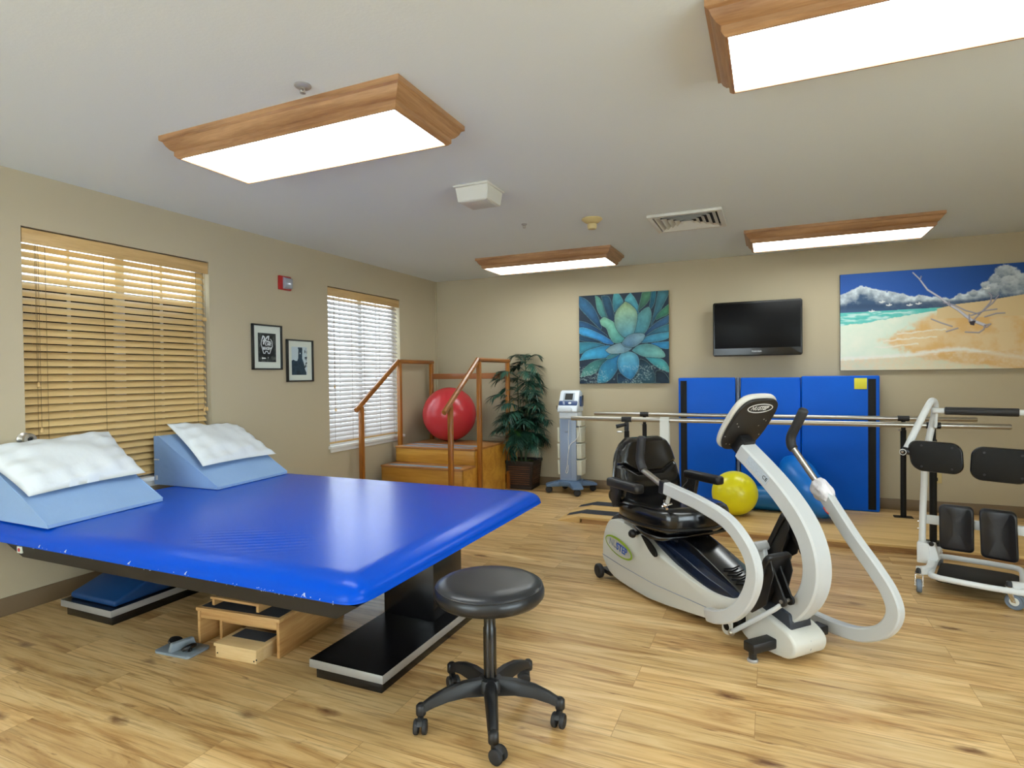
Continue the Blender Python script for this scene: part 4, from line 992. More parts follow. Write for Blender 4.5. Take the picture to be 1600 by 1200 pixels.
def frond(base, az, length, rise, droop, n, leaflen, mat):
    """arching rachis with paired narrow leaflets"""
    base = Vector(base); d = Vector((math.cos(az), math.sin(az), 0)); pts = []
    for i in range(n+1):
        q = i/n; pts.append(base+d*(length*q*(1-.12*q))+Vector((0, 0, rise*math.sin(min(q*1.25, 1.25)*PI/2)-droop*q*q)))
    for p in pts:
        p.y = min(p.y, .165)
        if p.z < .60: p.x = max(p.x, -.09)
    b = MB(); b.tube(pts, .002, 5, radii=[.0030*(1-.75*i/n) for i in range(n+1)])
    t_ = bmesh.new()
    for i in range(int(n*.25), n+1):
        p = pts[i]; tg = (pts[min(i+1, n)]-pts[max(i-1, 0)]).normalized(); sd = tg.cross(Vector((0, 0, 1)))
        sd = sd.normalized() if sd.length > .01 else Vector((-d.y, d.x, 0))
        q = i/n; L = leaflen*(.55+.75*math.sin(PI*min(1, q*.95+.08)))*rnd.uniform(.85, 1.1)
        for s_ in ((-1, 1) if i < n else (0,)):
            ld = (sd*s_*1.0+tg*(.55+.55*q)+Vector((0, 0, rnd.uniform(-.25, .12)))).normalized()
            wd_ = L*.058; nn = ld.cross(Vector((0, 0, 1))).normalized() if abs(ld.z) < .98 else sd
            P_ = [p+ld*(L*k)+Vector((0, 0, -L*.30*k*k)) for k in (0, .3, .65, 1.0)]
            for pp in P_:
                pp.y = min(pp.y, .172)
                if pp.z < 1.15: pp.x = min(pp.x, .325)
                if pp.z < .58: pp.x = max(pp.x, -.095)
            ws = (.25, 1.0, .8, .03)
            row = [(t_.verts.new(pp-nn*wd_*w2), t_.verts.new(pp+Vector((0, 0, -wd_*.5*w2))), t_.verts.new(pp+nn*wd_*w2)) for pp, w2 in zip(P_, ws)]
            for ra, rb in zip(row, row[1:]):
                for k in (0, 1): t_.faces.new((ra[k], ra[k+1], rb[k+1], rb[k]))
    b.absorb(t_)
    return b.build('frond', mat, t, ang=180)
stems = [(-.05, .0, 1.26), (.02, .03, 1.42), (.06, -.02, 1.18), (-.01, -.05, 1.0)]
sb = MB()
for (x, y, h_) in stems: sb.tube(spline([(x*.5, y*.5, .27), (x*1.0, y, .6), (x*1.3, y, h_)], 5), .006, 7, radii=[.0075*(1-.06*i/1.5) for i in range(11)])
sb.build('stems', M['stem'], t)
for k in range(72):
    x, y, h_ = stems[k % 4]; lvl = k//4; z = h_-lvl*.056-rnd.uniform(0, .04)
    if z < .42: z = rnd.uniform(.45, .75)
    az = k*2.399+rnd.uniform(-.3, .3); L = rnd.uniform(.25, .37)*(1.12 if z < 1.05 else .86)
    if math.sin(az) > .3: L *= .65
    frond((x*1.2, y, z), az, L, rnd.uniform(.05, .13), rnd.uniform(.05, .17), 13, rnd.uniform(.125, .16), M['leaf'])
for az in (.4, 1.9, 3.3, 4.9): frond((.02, .03, 1.40), az, .19, .13, .05, 11, .12, M['leaf'])
for az in (3.0, 3.6, 4.2, -.6): frond((-.04, -.04, 1.24), az, .30, .12, .09, 12, .14, M['leaf'])
frond((-.01, -.07, .60), -1.75, .17, .10, .12, 11, .115, M['leafy'])

# ------------------------------------------------------------------ electrotherapy cart
t = thing('electrotherapy_cart', 'tall blue-grey electrotherapy unit on a wheeled cart between the palm and the bars', 'medical cart', (1.83, -.29, 0))
bs = MB()
for (x, y) in ((-.21, -.09), (.12, -.17), (.19, .14), (-.12, .16)):
    L = math.hypot(x, y); a = math.atan2(y, x)
    bs.prism([(-.02, .085), (.06, .142), (L*.6, .128), (L+.04, .098), (L+.045, .070), (L*.4, .075), (-.02, .07)], -.058, .058, 'y', .008, M4=Matrix.Rotation(a, 4, 'Z'))
bs.prism(rrect(0, 0, .24, .24, .05), .08, .14, 'z', .012)
bs.build('cart_base', M['cartdark'], t)
for (x, y) in ((-.22, -.095), (.125, -.18), (.20, .15), (-.125, .17)):
    c = MB(); c.lathe([(.001, -.018), (.03, -.018), (.036, -.012), (.036, .012), (.03, .018), (.001, .018)], (x, y, .037), 22, 'y', M4=Matrix.Identity(4)); c.cyl((x, y, .05), (x, y, .085), .009)
    c.build('caster', M['rubber'], t)
MB().box(-.10, .085, -.075, .09, .14, .80, .006).build('column', M['cartgrey'], t)
MB().box(-.085, .03, -.0775, -.07, .16, .79, .002).build('column_front_panel', P('cart_front_panel', srgb(140, 156, 184), .4), t)
for z in (.20, .375, .55):
    b = MB(); b.prism([(-.07, z), (.075, z), (.085, z+.155), (-.08, z+.155)], .088, .142, 'x', .006); b.box(.085, .15, -.085, .09, z+.15, z+.16, .003); b.build('side_bin', M['bin'], t)
    MB().prism([(-.07, z), (.075, z), (.085, z+.155), (-.08, z+.155)], -.125, -.102, 'x', .004).build('side_bin', M['bin'], t)
MB().box(.088, .14, -.07, .08, .725, .80, .005).build('side_bin', M['bin'], t)
b = MB(); b.box(-.102, .105, -.085, .10, .803, .87, .01); b.build('unit_base', M['cartwhite'], t)
b = MB(); b.prism([(-.13, .872), (-.13, .90), (-.085, .955), (-.01, 1.09), (.02, 1.105), (.09, 1.08), (.11, .872)], -.108, .112, 'x', .016, 3); hd = b.build('unit_head', M['cartwhite'], t)
sl = Vector((0, .075, .135)).normalized(); nr = Vector((0, -sl.z, sl.y))
def on_slope(u, v, lift=.0): return Vector((0, -.0845, .9555))+Vector((u, 0, 0))+sl*v+nr*lift
bm_ = basis((1, 0, 0), sl, on_slope(0, 0, .0))
MB().prism(rrect(.0, .012, .205, .055, .012), -.002, .0035, 'z', .001, M4=bm_).build('control_panel', M['cartnavy'], hd)
MB().prism(rrect(.0, .088, .125, .10, .012), -.002, .003, 'z', .001, M4=bm_).build('screen_surround', P('bezel_grey', srgb(168, 180, 192), .4), hd)
MB().prism(rrect(.0, .090, .086, .074, .003), .002, .0045, 'z', M4=bm_).build('display', M['screen'], hd)
q = MB(); q.prism([(.018*math.cos(k*PI/10)+.02, .012*math.sin(k*PI/10)+.012) for k in range(20)], .003, .007, 'z', .001, M4=bm_)
for i in range(3): q.prism(rrect(-.05+.004*i, .026-.013*i, .022, .005, .002), .003, .006, 'z', M4=bm_)
q.build('buttons', M['cartwhite'], hd)
MB().prism(rrect(-.02, .905, .16, .05, .02), -.145, -.128, 'y', .006).build('front_door', M['cartwhite'], hd)
b = MB(); b.box(.112, .135, -.03, .05, .93, 1.04, .01); b.build('side_holder', M['cartnavy'], hd)
MB().box(.136, .142, -.02, .02, 1.0, 1.05, .002).build('probe', M['black'], hd)
MB().tube(spline([(-.115, -.03, .87), (-.135, -.05, .90), (-.135, -.06, .94)], 5), .004, 6).build('lead_hook', M['black'], hd)
MB().box(-.035, -.005, -.086, -.075, .655, .675, .003).build('column_hook', M['cartgrey'], t)
MB().tube(spline([(.10, -.05, .80), (.125, -.10, .76), (.13, -.11, .66), (.09, -.11, .58), (.03, -.105, .53), (.005, -.10, .44), (-.01, -.10, .30), (-.025, -.10, .235), (-.01, -.10, .225), (.0, -.10, .26), (.004, -.10, .31)], 6), .0035, 7).build('power_lead', M['whitep'], t)
MB().tube([(.01, -.082, .79), (.0, -.084, .60), (.004, -.085, .45)], .003, 6).build('probe_lead', M['whitep'], t)

# ------------------------------------------------------------------ parallel bars on a plywood platform
t = thing('parallel_bars', 'steel parallel walking bars on black posts over a plywood platform by the far wall', 'parallel bars', (3.7, -1.0, 0))
PZ = .055
b = MB(); b.prism([(2.32, 0), (5.75, 0), (5.75, PZ-.018), (2.32, PZ-.018)], -1.505, -.61, 'y', mat=M['plyedge']); b.box(2.30, 5.76, -1.51, -.605, PZ-.018, PZ, .001, mat=M['ply'])
pf = b.build('platform', M['ply'], t, world=True)
b = MB().prism([(2.09, .0), (2.30, 0), (2.30, PZ), (2.285, PZ)], -1.50, -.61, 'y', .0005); b.build('ramp', M['ply'], pf, world=True)
for (ya, yb) in ((-1.39, -1.235), (-1.04, -.885)):
    b = MB(); b.box(2.285, 2.98, ya, yb, PZ, PZ+.0016); g = bmesh.new()
    vs = [g.verts.new(p) for p in ((2.125, ya+.05, .0125), (2.285, ya, PZ+.0016), (2.285, yb, PZ+.0016), (2.125, yb, .0125))]; g.faces.new(vs)
    b.absorb(g); b.build('grip_strip', M['grip'], pf, world=True)
for (x0, x1, y, z, pz) in ((2.187, 5.289, -1.35, .885, PZ), (2.108, 5.368, -.33, .86, 0.0)):
    br = MB().tube([(x0, y, z), (x0+.006, y, z), (x1-.006, y, z), (x1, y, z)], .019, 20, radii=[.016, .019, .019, .016]).build('bar', M['steel'], t, world=True)
    for x in (2.68 if y < -1 else 2.63, 4.852):
        zb = pz
        ps = MB().cyl((x, y, zb+.008), (x, y, z-.10), .022); ps.cyl((x, y, z-.12), (x, y, z-.02), .0165); o = ps.build('post', M['blackmatte'], br, world=True)
        MB().tube([(x-.042, y, z), (x+.042, y, z)], .0235, 20).build('clamp_sleeve', M['rubber'], br, world=True)
        MB().prism(rrect(x, y, .14, .10, .01), zb+.0005, zb+.009, 'z', .001).build('foot_plate', M['blackmatte'], br, world=True)
        MB().cyl((x-.022, y-.02, z-.1), (x-.04, y-.03, z-.1), .006).build('lock_screw', M['steel'], br, world=True)
hb = MB(); hb.tube([(2.685, -1.38, .845), (2.60, -1.40, .825)], .016, 12, radii=[.013, .018]); hb.box(2.665, 2.70, -1.385, -1.355, .79, .86, .004)
hb.build('adjusting_lever', M['black'], t, world=True)
MB().prism(rrect(2.635, .782, .05, .016, .006), -1.42, -1.39, 'y', .002).build('latch_handle', M['steel'], t, world=True)
t = thing('gait_belt', 'white webbing belt hanging over the near steel bar behind the trainer seat', 'belt', (2.998, -1.35, .45))
b = MB(); path = [(2.998, -1.376, .45), (2.998, -1.376, .87), (2.998, -1.373, .893), (2.998, -1.364, .905), (2.998, -1.35, .9085), (2.998, -1.336, .905), (2.998, -1.327, .893), (2.998, -1.324, .87), (2.998, -1.324, .52)]
b.sweep(path, .037, .0015, (1, 0, 0), .0005); b.build('webbing', M['whitep'], t, world=True)

# ------------------------------------------------------------------ folded mats, balls, roll
def mat(x0, x1, h, label, y0=-.17, y1=-.06, strip=None):
    t = thing('folded_exercise_mat', label, 'exercise mat', ((x0+x1)/2, (y0+y1)/2, 0), group='blue mats standing against the far wall')
    b = MB(); n = 2; d = (y1-y0)/n
    for i in range(n): b.box(x0, x1, y0+i*d+.001, y0+(i+1)*d-.001, 0.001, h-(i*.008), .012, 3)
    b.build('panel', M['bluemat'], t, world=True)
    if strip is not None: MB().box(strip, strip+.062, y0-.0025, y0+.002, .02, h-.03, .001).build('hook_fastener_strip', M['blackmatte'], t, world=True)
    return t
mat(2.945, 3.487, 1.225, 'blue folded mat with a black strip down its left edge, leftmost of the three', strip=2.965)
mat(3.535, 4.065, 1.222, 'plain blue folded mat in the middle of the three')
t = mat(4.070, 4.70, 1.232, 'blue folded mat with a black strip and yellow tag, rightmost of the three', y0=-.19, y1=-.06, strip=4.608)
MB().box(4.50, 4.60, -.1935, -.19, 1.11, 1.21, .0005).build('yellow_tag', M['note'], t, world=True)
t = thing('grey_pole', 'thin grey pole standing between the left and middle blue mats', 'pole', (3.511, -.13, 0))
MB().cyl((3.511, -.13, 0.002), (3.511, -.13, 1.215), .0165).build('pole_shaft', M['polegrey'], t, world=True)
MB().lathe([(.018, 1.2), (.0185, 1.22), (.012, 1.226), (.001, 1.226)], (3.511, -.13, 0)).build('pole_cap', M['polegrey'], t, world=True)
t = thing('exercise_ball', 'yellow exercise ball on the plywood platform in front of the blue mats', 'exercise ball', (3.52, -.98, PZ+.0015))
MB().sphere((0, 0, .187), .187, 48).build('ball_shell', M['yellow'], t)
MB().cyl((-.12, -.142, .20), (-.1215, -.144, .2), .007, seg=12).build('valve_plug', M['yellow'], t)
t = thing('bolster_roll', 'teal blue cylindrical bolster lying on the platform behind the yellow ball', 'bolster', (3.655, -.69, PZ+.0015))
MB().lathe([(.001, -.27), (.085, -.27), (.1, -.255), (.103, -.2), (.103, .2), (.1, .255), (.085, .27), (.001, .27)], (0, 0, .104), 36, 'x').build('vinyl_cover', M['teal'], t)
MB().lathe([(.1036, -.18), (.1036, -.176)], (0, 0, .104), 36, 'x').build('seam', M['teal'], t)
t = thing('peanut_ball', 'bright blue oblong ball leaning diagonally on the mats behind the trainer column', 'exercise ball', (4.17, -.85, PZ))
a0, a1 = Vector((4.185, -.93, .19)), Vector((3.985, -.50, .41)); ax = (a1-a0)
prof = []
for k in range(25):
    q = k/24; L = ax.length+.27; zz = -.135+L*q; e = 2*q-1; prof.append((max(.001, .142*(1-abs(e)**3.2)**.5*(1-.05*math.cos(2*PI*e))), zz))
zc = ax.normalized(); xc = zc.orthogonal().normalized(); yc = zc.cross(xc); Mc = Matrix.Identity(4)
for i in range(3): Mc[i][0] = xc[i]; Mc[i][1] = yc[i]; Mc[i][2] = zc[i]; Mc[i][3] = a0[i]
MB().lathe(prof, seg=40, M4=Mc).build('ball_shell', M['blueball'], t, world=True, ang=80)
PART2 = True

# ------------------------------------------------------------------ recumbent cross trainer
t = thing('recumbent_trainer', 'pale grey and black recumbent cross trainer with swivel seat and curved arms', 'exercise machine', (2.98194, -2.59539, 0), math.radians(-42))
def taper(c):
    k = 1.0 if c.x < .45 else 1-(min(c.x, 1.0)-.45)/.55*.36
    return (c.x, c.y*k, c.z)
def taper_curve(c):
    k = 1.0 if c.x < .45 else 1-(min(c.x, 1.0)-.45)/.55*.36
    top = 1-.10*max(0, (c.z-.12)/.3)
    return (c.x, c.y*k*top, c.z)
def dens(pl, m=.06):
    out = []
    for i in range(len(pl)):
        a, b_ = Vector(pl[i]+(0,)), Vector(pl[(i+1) % len(pl)]+(0,)); n = max(1, int((b_-a).length/m))
        for k in range(n):
            p = a.lerp(b_, k/n); out.append((p.x, p.y))
    return out
def sp2(pl, n=5): return [(p.x, p.y) for p in spline([(a, b_, 0) for a, b_ in pl], n)]
top = sp2([(.0, .13), (-.005, .25), (.03, .345), (.09, .385), (.22, .388), (.34, .362), (.48, .305), (.62, .252), (.76, .212), (.88, .190), (.98, .194), (1.06, .212)], 5)
bot = sp2([(1.06, .15), (.93, .068), (.72, .040), (.45, .026), (.12, .045), (.0, .13)], 4)[:-1]
body = MB().prism(top+bot, -.215, .215, 'y', .010, 2, fn=taper_curve).build('side_shell', M['nugrey'], t, ang=40)
# lower skirt seam
for s_ in (-1, 1):
    MB().tube([taper_curve(Vector((u, s_*.2165, z))) for u, z in ((.002, .150), (.2, .135), (.5, .120), (.75, .112), (.85, .108), (.92, .085))], .0022, 5).build('panel_seam', M['inkgrey'], body)
dk = sp2([(.01, .30), (.02, .365), (.08, .415), (.20, .425), (.34, .405), (.50, .365), (.66, .318), (.82, .262), (.95, .222), (1.0, .20)], 5)+[(1.0, .14), (.05, .14)]
def dtap(c):
    k = 1.0 if c.x < .45 else 1-(min(c.x, 1.0)-.45)/.55*.40
    bulge = 1-.30*max(0, (c.z-.25)/.18)
    return (c.x, c.y*k*bulge, c.z)
MB().prism(dk, -.203, .203, 'y', .016, 3, fn=dtap).build('upper_cowl', M['nublue'], t, ang=45)
# raised black chute with slots in front of the seat
ch = sp2([(.48, .30), (.56, .385), (.64, .375), (.78, .315), (.92, .250), (.99, .215)], 5)+[(.99, .16), (.48, .16)]
cu = MB().prism(ch, -.085, .085, 'y', .018, 3, fn=lambda c: (c.x, c.y*(1.05-.35*(c.x-.48)), c.z)).build('centre_cowl', M['gloss'], t, ang=45)
for i in range(4):
    u = .955-.028*i; z = .250+(.92-u)*.455+.006
    MB().tube([(u-.01, -.05, z+.008), (u, 0, z+.006), (u-.01, .05, z+.008)], .0045, 6).build('cowl_slot', M['blackmatte'], cu)
# side slot and lever knob
MB().prism(sp2([(.40, .365), (.46, .352), (.52, .315), (.535, .285), (.515, .275), (.47, .30), (.42, .345)], 3), -.2175, -.205, 'y', .001).build('side_slot', M['blackmatte'], body)
MB().lathe([(.001, -.255), (.016, -.252), (.024, -.24), (.024, -.228), (.012, -.215), (.010, -.18)], (.345, 0, .362), 20, 'y').build('lever_knob', M['black'], t)
# logo on the near panel
Ml = basis((math.cos(-.17), 0, math.sin(-.17)), (math.sin(.17), 0, math.cos(.17)), (.180, -.2168, .238))
def ring(rx, rz_, w0, w1, m, par, Mx, name, lift=0):
    b = bmesh.new(); n = 64; A = []
    for k in range(n):
        a = 2*PI*k/n; q = (1-math.cos(a+2.35))/2; wd = w0+(w1-w0)*q
        A.append([b.verts.new((rx*math.cos(a), rz_*math.sin(a), h)) for h in (0, .0012)]+[b.verts.new(((rx-wd)*math.cos(a), (rz_-wd)*math.sin(a), h)) for h in (.0012, 0)])
    for k in range(n):
        p, q = A[k], A[(k+1) % n]
        for j in range(4): b.faces.new((p[j], p[(j+1) % 4], q[(j+1) % 4], q[j]))
    bmesh.ops.recalc_face_normals(b, faces=b.faces[:])
    return MB().absorb(b, M4=Mx).build(name, m, par)
ring(.140, .052, .005, .016, M['green'], body, Ml, 'logo_ring')
text('logo_lettering', 'NU', .058, Ml @ Matrix.Translation((-.058, 0, .0006)), M['inkgrey'], body, sx=.92)
text('logo_lettering', 'STEP', .060, Ml @ Matrix.Translation((.032, 0, .0006)), M['ink'], body, off=.0015, sx=.86)
# wheels
for s_ in (-1, 1):
    q = MB().lathe([(.012, -.015), (.036, -.015), (.043, -.010), (.044, 0), (.043, .010), (.036, .015), (.012, .015)], (-.01, s_*.232, .0445), 30, 'y').build('transport_wheel', M['rubber'], t)
    MB().lathe([(.001, -.016), (.014, -.017), (.016, .016), (.001, .016)], (-.01, s_*.232, .0445), 18, 'y').build('wheel_hub', M['black'], q)
MB().box(-.018, .09, -.215, .215, .035, .062, .004).build('rear_axle', M['black'], t)
# drive section between shell and nose
MB().lathe([(.001, -.135), (.05, -.135), (.058, -.128), (.058, .128), (.05, .135), (.001, .135)], (.985, 0, .10), 28, 'y').build('drive_drum', M['blackmatte'], t)
MB().prism([(.86, .07), (1.08, .045), (1.10, .15), (.86, .18)], -.085, .085, 'y', .006).build('drive_frame', M['black'], t)
tb = MB().prism(rrect(1.0, .083, .062, .10, .028), -.172, -.160, 'y', .002).build('crank_tab', M['nugrey'], t)
MB().lathe([(.001, -.1735), (.018, -.1735), (.018, -.17)], (1.0, 0, .072), 14, 'y').build('bearing', M['blackmatte'], tb)
# nose
ns_ = sp2([(.99, .05), (1.0, .18), (1.04, .215), (1.12, .185), (1.20, .165), (1.275, .14), (1.318, .105), (1.318, .06), (1.285, .026), (1.18, .020), (1.06, .024), (.99, .05)], 4)[:-1]
def ntap(c):
    k = 1-.12*max(0, (c.x-1.1)/.22)**2
    if c.x < 1.1: k *= 1-.25*(1.1-c.x)/.11
    top = 1-.18*max(0, (c.z-.09)/.12)
    return (c.x, c.y*k*top, c.z)
no = MB().prism(ns_, -.115, .115, 'y', .022, 4, fn=ntap).build('nose_cover', M['nugrey'], t, ang=50)
MB().prism([(1.06, .16), (1.085, .232), (1.17, .225), (1.262, .205), (1.275, .125)], -.066, .066, 'y', .008).build('column_boot', M['cartdark'] if False else P('dark_blue_black', srgb(38, 44, 54), .5), t)
MB().tube([(1.295, y, z) for y, z in ((-.0, .127),)]+[(1.3195, 0, .100), (1.3195, 0, .062), (1.30, 0, .036)], .0015, 5).build('nose_seam', M['inkgrey'], no)
fb_ = MB().box(1.165, 1.225, -.235, .235, .045, .088, .005).build('front_foot_bar', M['black'], t)
for s_ in (-1, 1):
    q = MB().cyl((1.195, s_*.21, .012), (1.195, s_*.21, .05), .017).build('foot_stem', M['black'], fb_)
    MB().lathe([(.001, .0005), (.023, .0005), (.024, .008), (.02, .014), (.001, .014)], (1.195, s_*.21, 0), 20).build('levelling_foot', M['silver'], q)
# column
col_path = spline([(1.165, 0, .150), (1.25, 0, .205), (1.318, 0, .29), (1.350, 0, .39), (1.340, 0, .50), (1.288, 0, .608), (1.19, 0, .716), (1.075, 0, .808), (.955, 0, .892)], 7)
co_ = MB().sweep(col_path, .048, .040, (0, 1, 0), .008).build('column', M['nuarm'], t, ang=30)
MB().prism(rrect(0, 0, .15, .045, .002), 0, .0008, 'z', M4=basis((1.16-1.02, 0, .749-.855), (.1, 0, .13), (1.075, -.0492, .815))).build('data_sticker', P('data_sticker', srgb(186, 196, 206), .5, var=.15, vscale=160), co_)
text('ce_mark', 'CE', .026, basis((1.16-1.02, 0, .749-.855), (.1, 0, .13), (1.118, -.0502, .783)), M['ink'] if False else M['blackmatte'], co_)
# console: tilted panel, its black back towards the nose
cs = Vector((.60, 0, .80)).normalized(); cb = basis((0, 1, 0), cs, (.975, 0, 1.018))
sh = [(-.05, -.160), (.05, -.160), (.088, -.148), (.116, -.108), (.130, -.045), (.132, .035), (.126, .100), (.104, .146), (.055, .168), (-.055, .168), (-.104, .146), (-.126, .100), (-.132, .035), (-.130, -.045), (-.116, -.108), (-.088, -.148)]
shs = [(p.x, p.y) for p in spline([(a, b_, 0) for a, b_ in sh+[sh[0]]], 4)][:-1]
MB().prism(shs, -.040, -.008, 'z', .012, 3, M4=cb).build('console_housing', M['nugrey'], t, ang=50)
kb = MB().prism([(a*.955, b_*.955) for a, b_ in shs], -.008, .008, 'z', .005, 2, M4=cb).build('console_back', P('console_back_black', srgb(34, 31, 28), .5), t, ang=50)
MB().prism(rrect(0, .02, .22, .16, .02), -.043, -.039, 'z', M4=cb).build('console_screen', M['screen'], t)
MB().prism([(-.045, -.135), (.045, -.135), (.035, -.055), (-.035, -.055)], .008, .062, 'z', .004, M4=cb).build('console_bracket', M['black'], t)
cb2 = cb @ Matrix.Translation((0, .112, .0085))
ring(.080, .028, .005, .005, M['logowhite'], kb, cb2, 'logo_ring')
text('logo_lettering', 'NU', .033, cb2 @ Matrix.Translation((-.037, 0, .0006)), M['logowhite'], kb, shear=.25, sx=.85)
text('logo_lettering', 'STEP', .034, cb2 @ Matrix.Translation((.018, 0, .0006)), M['logowhite'], kb, shear=.25, off=.001, sx=.85)
q = MB()
for (a, b_) in ((-.09, .02), (-.07, 0), (.09, .03), (.06, 0), (-.12, -.06), (.10, -.06), (-.06, -.115), (-.085, -.11), (.07, .04)): q.cyl((a, b_, .007), (a, b_, .0095), .0035, seg=10, M4=cb)
q.build('screw', M['steel'], kb)
# arms
near = spline([(.955, -.235, .125), (1.06, -.275, .160), (1.15, -.28, .205), (1.225, -.28, .285), (1.27, -.28, .385), (1.268, -.28, .465), (1.22, -.28, .54), (1.12, -.28, .612), (.95, -.28, .655), (.80, -.28, .676), (.695, -.28, .690)], 7)
far = spline([(.955, .235, .110), (1.10, .275, .078), (1.24, .28, .074), (1.36, .28, .092), (1.46, .28, .150), (1.505, .28, .235), (1.485, .28, .315), (1.42, .28, .40), (1.31, .28, .52), (1.16, .28, .705)], 7)
for k, (pth, sd) in enumerate(((near, -1), (far, 1))):
    a = MB().sweep(pth, .022, .031, (0, 1, 0), .006).build('arm', M['nuarm'], t, ang=30)
    e = pth[-1]; d = (pth[-1]-pth[-4]).normalized()
    if k == 0:
        g0, g1, g2, g3 = (.515, -.28, .752), (.497, -.28, .775), (.484, -.28, .81), (.508, -.285, .935)
    else:
        g0, g1, g2, g3 = (1.00, .28, .885), (.985, .28, .905), (.985, .28, .95), (1.062, .28, 1.09)
    MB().sweep([e-d*.012, e+d*.022], .0245, .0335, (0, 1, 0), .004).build('arm_end_cap', M['black'], a)
    MB().tube([e, e+(Vector(g0)-e)*1.02], .0155, 14).build('telescoping_tube', M['steel'], a)
    pts = spline([g0, g1, g2, tuple((Vector(g2)+Vector(g3))/2), g3], 6)
    MB().tube(pts, .021, 16, radii=[.018]+[.0235]*(len(pts)-2)+[.016]).build('hand_grip', M['foam'], a, ang=60)
    MB().cyl((.965, sd*.19, .12), (.965, sd*.245, .12), .017).build('pivot_pin', M['steel'], a)
    if k == 1:
        b = MB(); ws = e+d*-.01
        def wr(u, v):
            z_ = -.065+.13*u; a_ = v*2*PI; rr = (.018+.024*math.sin(PI*min(1, u*1.15+.02))**.7)*(1+.12*math.sin(3*a_+5*u)+.08*math.sin(7*a_-9*u)); rr = rr if u < .97 else .018
            xx = Vector((0, 1, 0)); yy = d.cross(xx).normalized()
            return ws+d*(-z_+.0)+xx*(rr*math.cos(a_))+yy*(rr*math.sin(a_)*1.1)
        b.grid(wr, 16, 28, closed=True).build('tape_wrap', M['wrap'], a, ang=80)
        MB().tube([ws-d*.06+Vector((-.02, -.024, -.02)), ws-d*.075+Vector((-.015, -.024, -.025)), ws-d*.09+Vector((-.012, -.023, -.022))], .004, 6).build('red_tape', M['red'], a)
    else:
        q = MB(); q.cyl((.725, -.28, .655), (.710, -.28, .612), .010); q.build('adjuster_stem', M['nuarm'], a)
        q = MB(); q.sphere((.700, -.285, .602), .013, 14); q.cyl((.69, -.30, .592), (.71, -.25, .606), .006, seg=10); q.cyl((.675, -.27, .618), (.72, -.29, .585), .007, seg=10); q.build('adjuster_knob', M['chrome'], a)
# pedals
for (v0, v1, heel, toe, br) in ((-.185, -.035, (1.125, .205), (1.252, .478), (1.288, .285)), (.035, .185, (1.0, .36), (1.150, .625), (1.215, .455))):
    h, to = Vector((heel[0], 0, heel[1])), Vector((toe[0], 0, toe[1])); d = (to-h).normalized(); n = Vector((d.z, 0, -d.x)); L = (to-h).length; vm = (v0+v1)/2
    Mp = Matrix.Identity(4)
    for i in range(3): Mp[i][0] = d[i]; Mp[i][1] = (0, 1, 0)[i]; Mp[i][2] = -n[i]; Mp[i][3] = h[i]+(0, vm, 0)[i]
    out = rrect(L/2, 0, L, v1-v0, .03)
    pd = MB().prism([(a, b_*(.80+.25*a/L)) for a, b_ in out], -.014, .012, 'z', .006, 2, M4=Mp).build('pedal', M['black'], t, ang=40)
    # raised heel cup and toe lip on the user side, side wings behind
    MB().prism([(0, -.012), (L*.95, -.012), (L*.80, -.050), (L*.3, -.075), (.0, -.03)], -(v1-v0)/2*.80, -(v1-v0)/2*.80+.007, 'y', .001, M4=Mp).build('pedal_wing', M['black'], pd)
    MB().prism([(0, -.012), (L*.95, -.012), (L*.80, -.050), (L*.3, -.075), (.0, -.03)], (v1-v0)/2*.80-.007, (v1-v0)/2*.80, 'y', .001, M4=Mp).build('pedal_wing', M['black'], pd)
    for dv in (-.024, .020):
        b = MB(); p0 = h+d*L*.80; p1 = Vector((br[0], 0, br[1]))
        b.sweep([(p0.x-.01, vm+dv, p0.z), (p1.x, vm+dv, p1.z)], .005, .019, (0, 1, 0), .002); b.cyl((p1.x, vm+dv-.006, p1.z), (p1.x, vm+dv+.006, p1.z), .022, seg=20)
        b.build('pedal_rib', M['black'], pd)
    MB().cyl((br[0], vm-.035, br[1]), (br[0], vm+.032, br[1]), .008, seg=12).build('pivot_bolt', M['steel'], pd)
MB().tube([(1.215, .125, .452), (1.18, .125, .24), (1.16, .10, .15)], .009, 12).build('link_rod', M['nuarm'], t)
MB().tube([(1.285, -.125, .275), (1.262, -.15, .245), (1.06, -.195, .075)], .0105, 12).build('link_rod', M['nuarm'], t)
MB().sphere((1.055, -.195, .07), .016, 14).build('rod_end', M['steel'], t)
MB().sweep([(1.02, .02, .15), (1.07, .02, .30), (1.035, .02, .435)], .014, .020, (0, 1, 0), .004).build('pedal_post', M['nuarm'], t)
MB().cyl((1.035, -.035, .44), (1.035, .05, .44), .024, seg=22).build('pedal_hub', M['nuarm'], t)
# seat on its carriage
MB().box(.22, .56, -.10, .10, .33, .40, .01).build('seat_carriage', M['black'], t)
MB().cyl((.52, -.075, .40), (.52, .075, .40), .032, seg=24).build('carriage_roller', M['gloss'], t)
MB().cyl((.36, 0, .38), (.36, 0, .44), .05).build('swivel_post', M['black'], t)
MB().tube(spline([(.20, -.12, .41), (.33, -.20, .40), (.47, -.225, .388), (.55, -.20, .383), (.585, -.12, .385), (.60, .0, .390), (.615, .15, .398), (.62, .30, .41)], 6), .0145, 12).build('adjusting_bar', M['gloss'], t)
so = [(.66, -.12), (.68, -.05), (.682, .05), (.66, .12), (.62, .20), (.52, .235), (.36, .24), (.22, .215), (.17, .15), (.16, 0), (.17, -.15), (.22, -.215), (.36, -.24), (.52, -.235), (.62, -.20)]
ss = [(p.x, p.y) for p in spline([(.42+(a-.42)*1.08, b_*1.04, 0) for a, b_ in so+[so[0]]], 4)][:-1]
